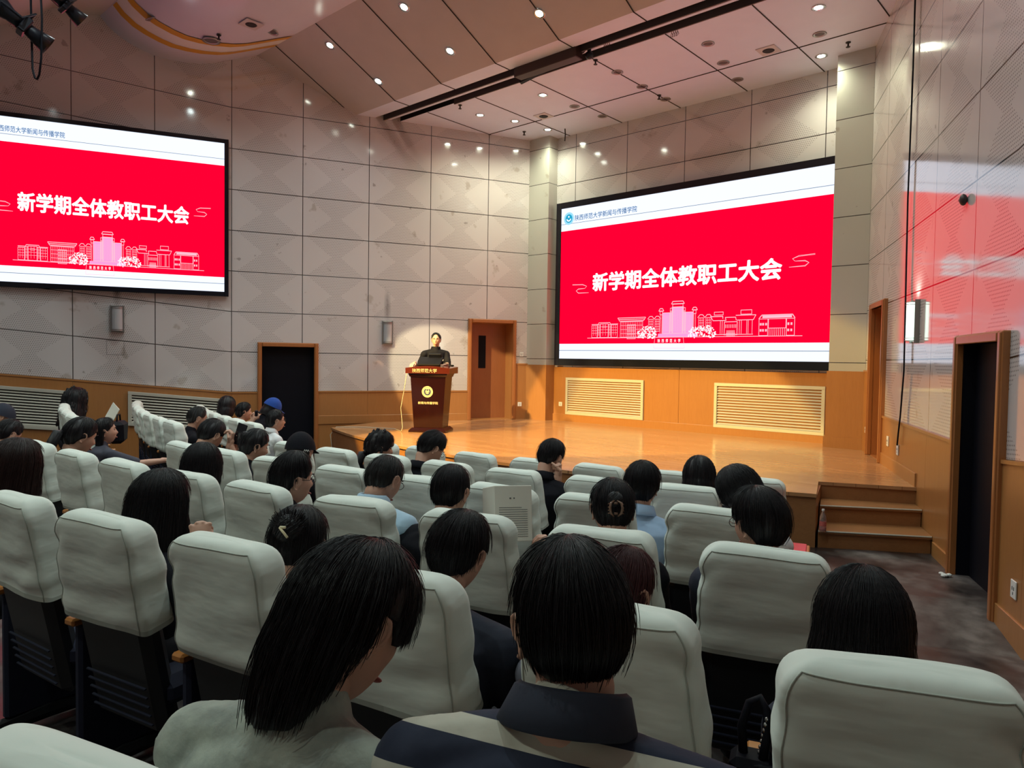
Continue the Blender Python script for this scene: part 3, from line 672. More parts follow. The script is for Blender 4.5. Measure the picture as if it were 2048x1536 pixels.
led_wall('led_screen','lit red slide screen on the left side wall, cut by the photo edge',T,S,(.07,.09,.08,.07),.78)
# ------------------------------------------------------------------ vents, sconces, sockets
def vent(name,label,T,W,H,n=None,skew=0):
    def sk(b):
        b.V=[(x,y+skew*x,z) for x,y,z in b.V]; return b
    root=thing(name,label,'vent'); root.matrix_world=T
    b=B(); f=.055
    for a,c,d,e in ((0,W,0,f),(0,W,H-f,H),(0,f,f,H-f),(W-f,W,f,H-f)): b.box((a,d,-.0),(c,e,.03),None,.004)
    sk(b).build('frame','vent',root)
    b=B(); b.box((f,f,-.01),(W-f,H-f,-.005)); sk(b).build('back_panel','dark',root)
    b=B(); n=n or int((H-2*f)/.045)
    for i in range(n):
        y=f+(H-2*f)*(i+.5)/n; b.add([(f,y-.014,.022),(W-f,y-.014,.022),(W-f,y+.006,.002),(f,y+.006,.002),(f,y-.020,.020),(W-f,y-.020,.020)],[(0,1,2,3),(4,5,1,0)])
    sk(b).build('slats','vent',root); return root
T0=lambda x,z:T3((x,BACKY-.02,z),(1,0,0),(0,0,1),(0,-1,0))
vent('wall_vent','louvred metal vent in the stage back wall, left one',T0(-2.5,.66),1.83,.75)
vent('wall_vent','louvred metal vent in the stage back wall, wider right one',T0(.74,.64),1.85,.77)
def TL(Y,z,off=.022,tilt=0):
    s=sL(Y); x=Vector((-LD[0],-LD[1],tilt)).normalized(); y=Vector((0,0,1)); return T3((LO[0]+LD[0]*s+nL.x*off,LO[1]+LD[1]*s+nL.y*off,z),tuple(x),tuple(y),tuple(nL))
nR=Vector((-abs(RD[1]),-abs(RD[0]),0)).normalized()
def TR(Y,z,off=.022):
    s=sR(Y); return T3((RO[0]+RD[0]*s+nR.x*off,RO[1]+RD[1]*s+nR.y*off,z),(RD[0],RD[1],0),(0,0,1),tuple(nR))
vent('wall_vent','long louvred vent low on the left wall beside the dark door',TL(4.50,.55,.03),1.55,.58,None,-.095)
vent('wall_vent','long louvred vent at the left edge of the photo',TL(2.0,.66,.03),2.0,.66,None,-.095)
def sconce(label,T,on):
    r=thing('wall_sconce',label,'lamp',group=None); r.matrix_world=T
    b=B(); b.box((-.10,-.22,0),(.10,.22,.03),None,.006); b.build('back_plate','steel',r)
    b=B(); n=10; V=[];F=[]
    for j,z in enumerate((-.20,.20)):
        for i in range(n+1): a=PI*i/n; V.append((-.085*math.cos(a),z,.03+.075*math.sin(a)))
    F=[(i,i+1,n+1+i+1,n+1+i) for i in range(n)]+[tuple(range(n,-1,-1)),tuple(range(n+1,2*n+2))]; b.add(V,F); b.build('glass_shade','sconce_on' if on else 'sconce_off',r,False)
    b=B()
    for z in (-.20,-.175,.175,.20): b.tube([(-.09*math.cos(PI*i/8),z,.03+.08*math.sin(PI*i/8)) for i in range(9)],.004,6)
    b.box((-.103,-.225,.0),(-.085,.225,.05)); b.box((.085,-.225,0),(.103,.225,.05)); b.build('metal_bands','steel',r)
    return r
sconce('unlit wall lamp under the left screen',TL(4.36,2.34,0),False)
sconce('unlit wall lamp on the panels left of the lectern',TL(8.50,2.24,0),False)
sconce('glowing wall lamp on the right wall',TR(8.34,2.22,0),True)
o=spot('sconce_lamp',tuple(Vector(TR(8.34,2.45,.08).translation)),tuple(Vector(TR(8.34,6,.5).translation)),6,(.8,1,.85),160)
def plate(label,T,w=.086,h=.086,name='wall_socket'):
    r=thing(name,label,'socket'); r.matrix_world=T
    b=B(); b.box((-w/2,-h/2,0),(w/2,h/2,.01),None,.003); b.build('face_plate','white',r)
    b=B(); b.box((-w*.2,-h*.05,.01),(-w*.1,h*.15,.0112)); b.box((w*.1,-h*.05,.01),(w*.2,h*.15,.0112)); b.box((-w*.05,-h*.3,.01),(w*.05,-h*.15,.0112)); b.build('contacts','dark',r)
plate('white socket on the wainscot right of the stage door',TL(11.04,.83,.022)); plate('white switch above the wainscot right of the stage door',TL(11.07,1.87,0),name='wall_switch')
plate('white socket left of the left stage vent',T3((-2.64,BACKY-.02,.86),(1,0,0),(0,0,1),(0,-1,0))); plate('white socket right of the right stage vent',T3((2.66,BACKY-.02,.83),(1,0,0),(0,0,1),(0,-1,0)))
plate('white socket on the right pier side by the doorway',TR(10.72,.84)); plate('white socket on right wainscot, left of the hanging cable',TR(9.37,.84),.09,.12); plate('white socket under the end of the hanging cable',TR(8.88,.80),.09,.12); plate('white socket low on the wall at the right photo edge',TR(5.67,.29),.09,.12)
b=B(); T=TR(8.76,0,.02); pts=[T@Vector(p) for p in ((0,6.2,.01),(.02,5.0,.01),(-.01,3.6,.012),(.03,2.6,.01),(.10,2.1,.02),(.12,1.7,.02),(.02,1.2,.02),(.0,1.0,.03),(-.04,.86,.03))]
b.tube(pts,.009,6); tag(b.build('wall_cable','black',None,True),'black cable running down the right wall to a socket','cable')
b=B(); T=TR(6.94,3.15,0); b.ell((0,0,.03),(.04,.05,.03),T,8,6); b.ell((-.05,.01,.03),(.05,.02,.02),T,8,6); tag(b.build('wall_bracket','brown',None,True),'small dark bracket stub sticking out of the right wall','bracket')
for i,(Y,z,l) in enumerate(((4.33,1.88,'below the sconce'),)):
    b=B(); T=TL(Y,z,.002); frame_(b,-.13,-.14,.13,.10,.004); o=b.build('access_panel','joint'); o.matrix_world=T; tag(o,'thin square outline of an access panel below the left sconce','panel')
# ------------------------------------------------------------------ lectern
TP=T3((-2.745,8.0,.52),(.8266,.5628,0),(-.5628,.8266,0))
lec=thing('lectern','dark red wooden lectern with white emblem and lettering on the stage','lectern'); lec.matrix_world=TP
def frus(b,x0,y0,z0,x1,y1,z1):
    b.add([(-x0,-y0,z0),(x0,-y0,z0),(x0,y0,z0),(-x0,y0,z0),(-x1,-y1,z1),(x1,-y1,z1),(x1,y1,z1),(-x1,y1,z1)],[(0,3,2,1),(4,5,6,7),(0,1,5,4),(1,2,6,5),(2,3,7,6),(3,0,4,7)])
b=B(); frus(b,.32,.28,0,.32,.28,.03); frus(b,.32,.28,.03,.27,.24,.075); b.build('plinth','podium',lec)
b=B(); frus(b,.245,.215,.075,.30,.25,.93); b.build('body','podium',lec)
b=B(); frus(b,.315,.265,.93,.325,.275,.965); frus(b,.33,.28,.965,.33,.28,.985); b.build('neck_moulding','podium',lec)
# top: curved front lip
b=B(); n=14; V=[];F=[]
for i in range(n+1):
    x=-.375+.75*i/n; top=1.075+.035*math.cos(x/.375*PI/2); bow=-.30-.03*math.cos(x/.375*PI/2)
    V+=[(x,bow,.985),(x,bow,top),(x,.37,top+.02),(x,.37,.985)]
for i in range(n): 
    for j in range(4): F.append((4*i+j,4*i+(j+1)%4,4*(i+1)+(j+1)%4,4*(i+1)+j))
F+= [(0,1,2,3),(4*n+3,4*n+2,4*n+1,4*n)]; b.add(V,F); b.build('desk_top','podium_top',lec)
tx=fit(text_mesh('陕西师范大学',.1,.0018),-.25,.17,.0,.068,0); tx.V=[(x,-.332-.0+.0*y, 1.0+y*1.0) for x,y,z in tx.V]
tx.V=[(x,-.305-.03*math.cos(x/.375*PI/2)-.003,z) for x,_,z in tx.V]; tx.build('desk_lettering','gold',lec)
def on_front(bb,off=.003):
    bb.V=[(x,-(.215+.035*(y-.075)/.855)-off-z,y) for x,y,z in bb.V]; return bb
b1=B();b2=B(); emblem(b1,b2,-.01,.68,.095,0); on_front(b1).build('emblem_disc','gold',lec); on_front(b2,.004).build('emblem_ring','emblemblue',lec)
on_front(fit(text_mesh('新闻与传播学院',.05,.0008),-.17,.17,.47,.515,0)).build('front_lettering','gold',lec)
mon=thing('lectern_monitor','black tilted monitor lying on the lectern top','monitor'); mon.matrix_world=TP@Matrix.Translation((-.02,-.01,1.175))@Matrix.Rotation(rad(28),4,'X')
b=B(); b.box((-.20,-.15,0),(.20,.13,.035),None,.008); b.build('screen_case','black',mon)
b=B(); b.box((-.05,.10,.03),(.17,.15,.10),None,.006); b.build('raised_tablet','black',mon)
mic=thing('gooseneck_microphone','thin gooseneck microphone lying over the lectern right edge','microphone'); mic.matrix_world=TP@Matrix.Translation((.10,.05,1.12))
b=B(); b.tube([(0,0,0),(.08,-.05,.05),(.18,-.1,.03),(.24,-.12,.0)],.005,6); b.build('gooseneck','blackmetal',mic); b=B(); b.ell((.27,-.13,-.0),(.035,.018,.018)); b.build('microphone_head','black',mic,True)
b=B(); C0=TP@Vector((-.375,-.2,1.02)); g=[C0,C0+Vector((-.03,-.03,-.3)),C0+Vector((-.08,-.06,-.62)),C0+Vector((-.03,-.06,-.95)),Vector((C0.x-.02,C0.y-.1,.53)),Vector((-3.35,7.7,.53)),Vector((-3.9,7.5,.53)),Vector((-4.25,7.12,.53)),Vector((-4.28,7.02,.40)),Vector((-4.2,7.0,.2)),Vector((-4.35,6.98,.02))]
b.tube(g,.006,6); tag(b.build('floor_cable','cablemat',None,True),'thin pale cable from the lectern over the stage edge','cable')
# ------------------------------------------------------------------ seats
def cover_mesh(seed):
    a0,b0=.218,.074; n=72; off=Vector((seed*7.3,seed*3.1,0)); rn=random.Random(seed)
    zs=[-.375+.375*i/26 for i in range(22)]; zs=[z for z in zs if z<-.088]+[-.088+.088*math.sin(PI/2*i/9) for i in range(10)]
    V=[];F=[]; lv=len(zs); pull=rn.uniform(-1,1)
    for li,z in enumerate(zs):
        h=-z/.375
        a=a0*(.965+.055*h-.02*math.sin(h*PI)); b_=b0*(.86+.22*h); yc=.012-.004*h
        ix=.088*(1-math.sqrt(max(0,1-((z+.088)/.088)**2))) if z>-.088 else 0
        iy=.050*(1-math.sqrt(max(0,1-((z+.050)/.050)**2))) if z>-.050 else 0
        a-=ix*.92; b_-=iy*.95
        for k in range(n):
            t=2*PI*k/n; ct,st=math.cos(t),math.sin(t)
            e=.34
            x=a*math.copysign(abs(ct)**e,ct); y=yc+b_*math.copysign(abs(st)**e,st)
            nx_,ny_=x/a*abs(ct)**.6,(y-yc)/b_*abs(st)**.6; back=1 if st<0 else .5; side=abs(ct)**4
            w1=mnoise.noise(Vector((x*2.0+z*2.5*pull,z*15,y*3))+off)*.013*(.12+.88*h)
            w2=mnoise.noise(Vector((x*6+z*9*pull,z*6,y*6))+off)*.009
            dg=abs(abs(x)-.10-(-z)*.9); fold=.013*math.exp(-(dg/.03)**2)*math.exp(-((z+.14)/.07)**2)*(1 if x*pull>0 else .3)
            wv=(w1+w2-fold*back)*(1 if z<-.06 else .6)
            zz=z+ (mnoise.noise(Vector((x*5,y*9,seed*2.)))*.008 if z>-.05 else 0) - .010*(y/.08)*(1 if z>-.09 else 0)*(z+.09)/.09
            if li==0: zz+=mnoise.noise(Vector((x*5,y*5,seed*3.3)))*.010-.012*side
            V.append((x+nx_*wv*1.0, y+ny_*wv*1.4, zz))
    for i in range(lv-1):
        for k in range(n): F.append((i*n+k,i*n+(k+1)%n,(i+1)*n+(k+1)%n,(i+1)*n+k))
    # crown: close the top with shrinking rings
    base=(lv-1)*n; ring=[Vector(V[base+k]) for k in range(n)]; c=sum(ring,Vector())/n; prev=base
    for f in (.8,.55,.3):
        st_=len(V)
        for k in range(n): v=c+(ring[k]-c)*f; V.append((v.x,v.y,v.z+.004*(1-f)+mnoise.noise(Vector((v.x*12,v.y*14,seed)))*.004))
        for k in range(n): F.append((prev+k,prev+(k+1)%n,st_+(k+1)%n,st_+k))
        prev=st_
    F.append(tuple(prev+k for k in range(n)))
    lt=next(i for i,z in enumerate(zs) if z>-.022)
    kb0=min(range(n),key=lambda k:abs(2*PI*k/n-rad(213))); kb1=min(range(n),key=lambda k:abs(2*PI*k/n-rad(327)))
    g=lambda i,k:(V[i*n+k][0],V[i*n+k][1]-.001,V[i*n+k][2])
    path=[g(i,kb0) for i in range(0,lt)]+[g(lt,k) for k in range(kb0,kb1+1)]+[g(i,kb1) for i in range(lt-1,-1,-1)]
    sm=B(); sm.tube(path,.0022,5)
    hem=B()
    for k in range(n):
        k2=(k+1)%n; q=[]
        for kk,l in ((k,0),(k2,0),(k2,1),(k,1)):
            v=V[l*n+kk]; cx=v[0]*1.006; cy=.012+(v[1]-.012)*1.02; q.append((cx,cy,V[kk][2]+(0.016 if l else -.002)))
        hem.add(q,[(0,1,2,3)])
    sm.add(hem.V,hem.F)
    def me(nm,VV,FF,mat):
        q=bpy.data.meshes.new(nm); q.from_pydata([tuple(v) for v in VV],[],FF); q.update(); q.polygons.foreach_set('use_smooth',[True]*len(q.polygons)); q.materials.append(M[mat]); return q
    return me('cover',V,F,'cover'), me('seam',sm.V,sm.F,'seam')
COVERS=[cover_mesh(s+1) for s in range(7)]
H=1.05; REC=rad(11)
def seat_proto():
    root=bpy.data.objects.new('auditorium_seat',None); COL.objects.link(root); root.empty_display_size=.1
    c=bpy.data.objects.new('cloth_cover',COVERS[0][0]); COL.objects.link(c); c.parent=root; c.location=(0,0,H); c.rotation_euler=(REC,0,0)
    s=bpy.data.objects.new('seam',COVERS[0][1]); COL.objects.link(s); s.parent=c
    R_=Matrix.Translation((0,0,H))@Matrix.Rotation(REC,4,'X')
    b=B(); b.box((-.195,-.045,-.80),(.195,.045,-.14),R_,.03); b.build('backrest','seatshell',root)
    b=B()
    for i in range(5): b.box((-.17,-.062,-.74+.035*i),(.17,-.054,-.735+.035*i),R_)
    b.build('back_ribs','steel' if False else 'seatfab',root)
    b=B(); b.box((-.21,.10,.36),(.21,.55,.47),None,.035); b.build('seat_cushion','seatfab',root)
    b=B(); b.box((-.272,.03,.60),(-.215,.46,.63),None,.008); b.box((-.267,.42,.50),(-.22,.455,.60),None,.006); b.build('armrest','arm',root)
    b=B(); b.box((-.262,.06,.06),(-.222,.42,.60),None,.012); b.build('side_panel','seatfab',root)
    b=B(); b.tube([(-.242,.0,.03),(-.242,.22,.04),(-.242,.46,.02)],[.03,.04,.03],8); b.build('foot','seatshell',root)
    return root
proto=seat_proto()
BLK={'c':'centre','l':'left'}
ROWW={1:'front',2:'second',3:'third',4:'fourth',5:'fifth',6:'sixth'}
ORD=['first','second','third','fourth','fifth','sixth','seventh','eighth','ninth','tenth','eleventh']
ROWR={1:13.52,2:14.42,3:15.29,4:16.2,5:17.14,6:18.1}
CEN={1:[3.9,6.33,8.76,11.19,13.62,16.05,18.48],2:[3.45,5.75,8.05,10.35,12.55,14.95,17.2],3:[2.8,5.1,7.4,9.8,12.1,14.1,16.1,18.27],4:[2.1,4.4,6.7,8.95,11.0,13.2,15.3,17.3,19.35],5:[10.15,12.2,14.25,16.35,18.35,20.3],6:[16.85,18.8,20.75]}
LEF={1:[-7.1,-9.5,-11.8,-14.1,-16.4,-18.7,-21.],2:[-7.0,-9.2,-11.35,-13.5,-15.7,-17.9,-20.1,-22.3],3:[-6.9,-8.95,-11.0,-13.05,-15.1,-17.15,-19.2,-21.25],4:[-5.4,-7.5,-9.5]}
# who sits where (filled labels)
OCC={('c',6,16.85):'woman in grey-green top',('c',6,18.8):'man in striped polo shirt',('c',5,20.3):'woman with black bob by the right aisle',('c',5,16.35):'short-haired man in navy top',('c',5,18.35):'woman with reddish hair',
('c',4,15.3):'man reading the open book',('c',4,17.3):'woman with the claw clip',('c',4,19.35):'woman with white hair tie',('c',3,16.1):'person in light blue denim shirt',('c',3,18.27):'person with tousled black hair',('c',2,17.2):'person before the stage centre',
('c',2,12.55):'man resting chin on hand',('c',2,8.05):'man in glasses bending over',('c',2,5.75):'woman with curly dark hair',('c',4,13.2):'balding man in light blue shirt',('c',4,11.0):'smiling man in thin glasses',('c',5,14.25):'woman with spiky bun',('c',5,12.2):'woman with long straight black hair',
('c',5,10.15):'woman with long brown hair',('c',4,8.95):'woman with smooth black bob',('c',4,2.1):'woman with black ponytail',('c',3,2.8):'person raising a phone',('c',3,5.1):'woman with bun looking right',('c',3,7.4):'person in black cap',('l',3,-6.9):'woman in charcoal t-shirt',('l',2,-7.0):'older man with grey temples',('l',1,-7.1):'man in white shirt'}
seats={}
cnt=0
def place_seat(blk,row,a):
    global cnt
    R=ROWR[row]+(.11 if a==20.3 else 0); o = proto if cnt==0 else copy_tree(proto)
    t=rad(a); X,Y=R*math.sin(t),CYC-R*math.cos(t)
    o.location=(X,Y,fz(R)); jit=math.sin(row*13.1+a*7.7)*.03; o.rotation_euler=(0,0,math.atan2(0-X,CYC-Y)*-1 + jit)
    lst=(CEN if blk=='c' else LEF)[row]; who=OCC.get((blk,row,a))
    if blk=='c': srt=sorted(lst); pos='%s from the left end of the %s centre row'%(ORD[srt.index(a)],ROWW[row])
    else: srt=sorted(lst,key=lambda q:-q); pos='%s from the aisle in the %s left row'%(ORD[srt.index(a)],ROWW[row])
    o['label']=('white-covered seat of the '+who) if who else ('empty white-covered seat, '+pos)
    if blk=='c' and row in (5,) and not who: o['label']='empty white-covered seat in the fifth centre row'
    o['category']='seat'; o['group']='white-covered auditorium seats'
    cv=COVERS[(cnt*3+row)%7]
    for ch in o.children:
        if ch.name.startswith('cloth_cover'):
            ch.data=cv[0]; ch.rotation_euler=(REC+rng.uniform(-.04,.04),rng.uniform(-.02,.02),rng.uniform(-.03,.03))
            for q in ch.children: q.data=cv[1]
    seats[(blk,row,a)]=o; cnt+=1
for row,l in CEN.items():
    for a in l: place_seat('c',row,a)
for row,l in LEF.items():
    for a in l: place_seat('l',row,a)
#PEOPLE
# ------------------------------------------------------------------ people
def remesh(V,F,vox,smooth=2,name='tmp'):
    me=bpy.data.meshes.new(name); me.from_pydata([tuple(v) for v in V],[],[tuple(f) for f in F]); me.update()
    o=bpy.data.objects.new(name,me); COL.objects.link(o)
    m=o.modifiers.new('r','REMESH'); m.mode='VOXEL'; m.voxel_size=vox; m.use_smooth_shade=True
    if smooth: s=o.modifiers.new('s','SMOOTH'); s.factor=.5; s.iterations=smooth
    dg=bpy.context.evaluated_depsgraph_get(); e=bpy.data.meshes.new_from_object(o.evaluated_get(dg))
    n=len(e.vertices); A=np.empty(n*3); e.vertices.foreach_get('co',A); A=A.reshape(-1,3)
    Fc=[tuple(p.vertices) for p in e.polygons]
    bpy.data.objects.remove(o); bpy.data.meshes.remove(me); bpy.data.meshes.remove(e)
    return A,Fc
def chain(b,pts,rads,n=12):
    """tapered limb with round joints"""
    pts=[Vector(p) for p in pts]
    b.tube(pts,rads,n)
    for p,r in zip(pts,rads): b.ell(p,(r,r,r),None,n,8)
def head_arrays():
    """face towards +Y, chin down, centre of the skull at the origin"""
    n,m=56,44; V=[];F=[]
    for i in range(m+1):
        th=PI*i/m
        for k in range(n):
            ph=2*PI*k/n
            d=Vector((math.sin(th)*math.sin(ph),math.sin(th)*math.cos(ph),math.cos(th)))
            x,y,z=d.x*.076,d.y*.095,d.z*.118
            lo=max(0,-z/.118)
            x*=1-.34*lo**1.6
            if y>0: y=y*(1-.06*lo)+.010*lo*(d.y)
            else: y*=1-.62*max(0,lo-.15)**1.1
            if y>.03:
                y=min(y,.088+.0)*.97
                fr=min(1,(y-.03)/.04)
                g=lambda a,c,s: math.exp(-((a-c)/s)**2)
                y+=fr*(.021*g(x,0,.011)*g(z,-.022,.016)+.011*g(x,0,.009)*g(z,.0,.02)+.004*g(z,.038,.014)*g(abs(x),.028,.02))
                y-=fr*(.010*g(abs(x),.031,.015)*g(z,.014,.013)+.004*g(abs(x),.05,.02)*g(z,-.05,.02))
                y+=fr*(.007*g(x,0,.020)*g(z,-.056,.007)+.006*g(x,0,.018)*g(z,-.069,.007)-.004*g(x,0,.02)*g(z,-.0625,.003)+.008*g(x,0,.02)*g(z,-.095,.014)+.003*g(abs(x),.045,.02)*g(z,-.02,.02))
            V.append((x,y,z-.0))
    for i in range(m):
        for k in range(n): F.append((i*n+k,i*n+(k+1)%n,(i+1)*n+(k+1)%n,(i+1)*n+k))
    F=[f[::-1] for f in F]
    b=B(); b.add(V,F)
    for s in (-1,1):   # ears: lobe body and rim
        T=Matrix.Translation((s*.074,-.008,-.006))@Matrix.Rotation(s*rad(-18),4,'Z')@Matrix.Rotation(rad(-8),4,'X')
        b.ell((0,0,0),(.007,.017,.029),T,14,10)
        rim=[(s*.006,.012,-.006),(s*.008,.016,.014),(s*.010,.008,.028),(s*.012,-.006,.031),(s*.013,-.017,.020),(s*.012,-.019,.004),(s*.010,-.013,-.014),(s*.008,-.004,-.027),(s*.006,.004,-.030)]
        b.tube(rim,[.0035,.0042,.0045,.0045,.0045,.0042,.004,.0055,.005],8,True,T)
        b.tube([(s*.009,.004,.016),(s*.010,-.007,.012),(s*.010,-.008,-.004),(s*.008,.002,-.012)],.003,6,True,T)
    return b
HEADB=head_arrays()
HEAD_HI=remesh(HEADB.V,HEADB.F,.0035,1)
def hand_arrays(curl,thumb=.5,spread=.0):
    b=B(); 
    b.ell((0,.045,0),(.040,.052,.0145),None,14,10); b.box((-.036,.03,-.011),(.036,.085,.011),None,.008)
    chain(b,[(0,-.03,0),(0,.02,0)],[.026,.028],10)
    for x,L,y0 in ((-.031,.072,.080),(-.0105,.080,.086),(.0105,.075,.084),(.031,.060,.076)):
        p=Vector((x,y0,.002)); ang=curl*.25; pts=[Vector((x*.8,y0-.03,.002)),p]; 
        for k,f in enumerate((.45,.32,.25)):
            ang+=curl*(.9,1.0,.8)[k]*.9; p=p+Vector((x*spread*.3,math.cos(ang),-math.sin(ang)))*L*f*1.05; pts.append(p)
        chain(b,pts,[.0095,.0095,.0088,.0082,.0072],8)
    chain(b,[(-.022,.015,-.004),(-.046,.042,-.010),(-.052+.02*thumb,.070,-.018-.012*thumb),(-.044+.035*thumb,.092,-.022-.02*thumb)],[.014,.0115,.010,.008],8)
    return remesh(b.V,b.F,.0035,1)
HANDS={'relax':hand_arrays(.45),'fist':hand_arrays(1.75,1.3),'grip':hand_arrays(1.0,.9)}
def basis(fwd,up):
    y=Vector(fwd).normalized(); x=y.cross(Vector(up)).normalized(); z=x.cross(y).normalized(); return Matrix(((x.x,y.x,z.x),(x.y,y.y,z.y),(x.z,y.z,z.z)))
def lerp(a,b,t): return a+(b-a)*t
def interp(tab,x):
    for (x0,y0),(x1,y1) in zip(tab,tab[1:]):
        if x<=x1: return y0+(y1-y0)*(x-x0)/(x1-x0)
    return tab[-1][1]
# hairline end angle (deg from the crown) by azimuth (0 = face, 180 = nape)
HL={'short':[(0,52),(30,56),(55,66),(72,88),(85,92),(100,94),(115,112),(140,122),(180,124)],
    'crop':[(0,52),(30,56),(55,66),(70,82),(82,78),(95,78),(108,100),(125,114),(150,120),(180,122)],
    'side':[(0,80),(30,84),(50,90),(68,93),(80,78),(98,78),(115,112),(140,122),(180,126)],
    'bald':[(0,30),(30,40),(50,62),(70,80),(82,78),(95,78),(108,100),(125,114),(180,120)],
    'up':[(0,52),(30,56),(60,72),(80,86),(100,96),(125,118),(180,126)],
    'fringe':[(0,74),(30,76),(50,80),(65,92),(85,94),(100,98),(130,122),(180,126)]}
HS=(.0785,.0985,.120)
def hpoint(th,ph,grow):
    d=Vector((math.sin(th)*math.sin(ph),math.sin(th)*math.cos(ph),math.cos(th)))
    y=d.y*(HS[1]+grow); z=d.z*(HS[2]+grow*.9); x=d.x*(HS[0]+grow)
    lo=max(0,-z/.12)
    if y<0: y*=1-.45*max(0,lo-.2)
    x*=1-.25*lo**1.5
    return Vector((x,y,z))
def hair_path(st,ph,seed,grow):
    """ordered points of one lock from crown to tip, head-local"""
    a=abs(math.degrees((ph+PI)%(2*PI)-PI)); pts=[]
    kind=st['kind']; vol=st.get('vol',.014)
    hang = kind in('bob','long','tuck')
    op=st.get('open',52)
    line=HL[st.get('line','short')]
    if hang and a>op:
        te=rad(96); e=min(1,(a-op)/14.)
        zb=st['zb'] if not isinstance(st['zb'],list) else interp(st['zb'],a)
        zb=lerp(-.03,zb,e**.5)
        zb+= .012*mnoise.noise(Vector((ph*9,seed,0)))
        n1,n2=11,11
        for i in range(n1+1): pts.append(hpoint(te*i/n1,ph,grow*(1+.2*math.sin(PI*i/n1))))
        p0=pts[-1].copy(); 
        for i in range(1,n2+1):
            t=i/n2; z=lerp(p0.z,zb,t); k=1+st.get('flare',.06)*math.sin(t*PI*.8)-st.get('curl',.10)*t*t
            back=-.012*t if a>90 else 0
            pts.append(Vector((p0.x*k,p0.y*k+back,z)))
    else:
        te=rad(interp(line,a)); te*=1+.03*mnoise.noise(Vector((ph*7,seed,5)))
        n1=22
        for i in range(n1+1):
            t=i/n1; g=grow*(1-.55*max(0,t-.6)/.4)*(1+st.get('top',0)*math.exp(-(t/.6)**2))
            pts.append(hpoint(te*t,ph,g))
    return pts
def build_hair(st,seed,strands,width,mat):
    vol=st.get('vol',.014); b=B(); nc=64; rows=None; cols=[]
    for k in range(nc):
        ph=2*PI*k/nc; P=hair_path(st,ph,seed,vol); cols.append(P)
    m=len(cols[0]); out=[];inn=[]
    rg=random.Random(seed)
    for k,P in enumerate(cols):
        for j,p in enumerate(P):
            n=(p-Vector((0,0,-.02))).normalized() if j<13 else Vector((p.x,p.y,0)).normalized()
            q=p+n*(.0045*mnoise.noise(Vector((k*.55,j*.12,seed)))+.004*mnoise.noise(Vector((p.x*22,p.y*22,p.z*22+seed))))
            out.append(q); 
            th=vol*.9+.004 if j<13 or st['kind'] not in('bob','long','tuck') else .020
            inn.append(p-n*th)
    b.add(out,[]); b.add(inn,[]); N0=nc*m
    for k in range(nc):
        k2=(k+1)%nc
        for j in range(m-1):
            b.F.append((k*m+j,k2*m+j,k2*m+j+1,k*m+j+1)); b.F.append((N0+k*m+j,N0+k*m+j+1,N0+k2*m+j+1,N0+k2*m+j))
        b.F.append((k*m+m-1,k2*m+m-1,N0+k2*m+m-1,N0+k*m+m-1))
    for _ in range(strands):
        ph=rg.uniform(0,2*PI); g=vol+rg.uniform(-.001,.0045); P=hair_path(st,ph,seed,g)
        sw=rg.uniform(-.16,.16); i0=rg.randint(0,7); L=rg.randint(9,20); Q=[]; ext=rg.uniform(0,.012)
        fz_=rg.random()<st.get('wild',.06)
        for j in range(i0,min(m,i0+L),2):
            p=P[j].copy(); t=(j-i0)/max(1,L); a=sw*t
            p=Vector((p.x*math.cos(a)-p.y*math.sin(a),p.x*math.sin(a)+p.y*math.cos(a),p.z)); 
            if fz_: p+=Vector((p.x,p.y,p.z*.5)).normalized()*.012*t
            Q.append(p)
        if len(Q)>2:
            if i0+L>=m: Q.append(Q[-1]+(Q[-1]-Q[-2]).normalized()*ext)
            b.tube(Q,[width]*(len(Q)-1)+[width*.3],3,False)
    for _ in range(st.get('curls',0)):
        ph=rg.uniform(.9,2*PI-.9); P=hair_path(st,ph,3,vol-.002); p=P[rg.randint(3,len(P)-1)]; r=rg.uniform(.007,.012); n0=len(b.V); b.ell((0,0,0),(r,r,r*2.2),None,9,8)
        for i in range(n0,len(b.V)): v=Vector(b.V[i]); b.V[i]=tuple(v*(1+.25*mnoise.noise(v*80+Vector((ph,0,0))))+p)
        for _k in range(5):
            a=rg.uniform(0,6.3); b.tube([p+Vector((math.cos(a+t*1.6)*r*1.1,math.sin(a+t*1.6)*r*1.1,r*(1.6-t*.9))) for t in range(5)],.0012,3,False)
    me=bpy.data.meshes.new('hair'); me.from_pydata([tuple(v) for v in b.V],[],b.F); me.update(); me.polygons.foreach_set('use_smooth',[True]*len(me.polygons))
    me.materials.append(M[mat]); return me
UPV=Vector((0,0,1))
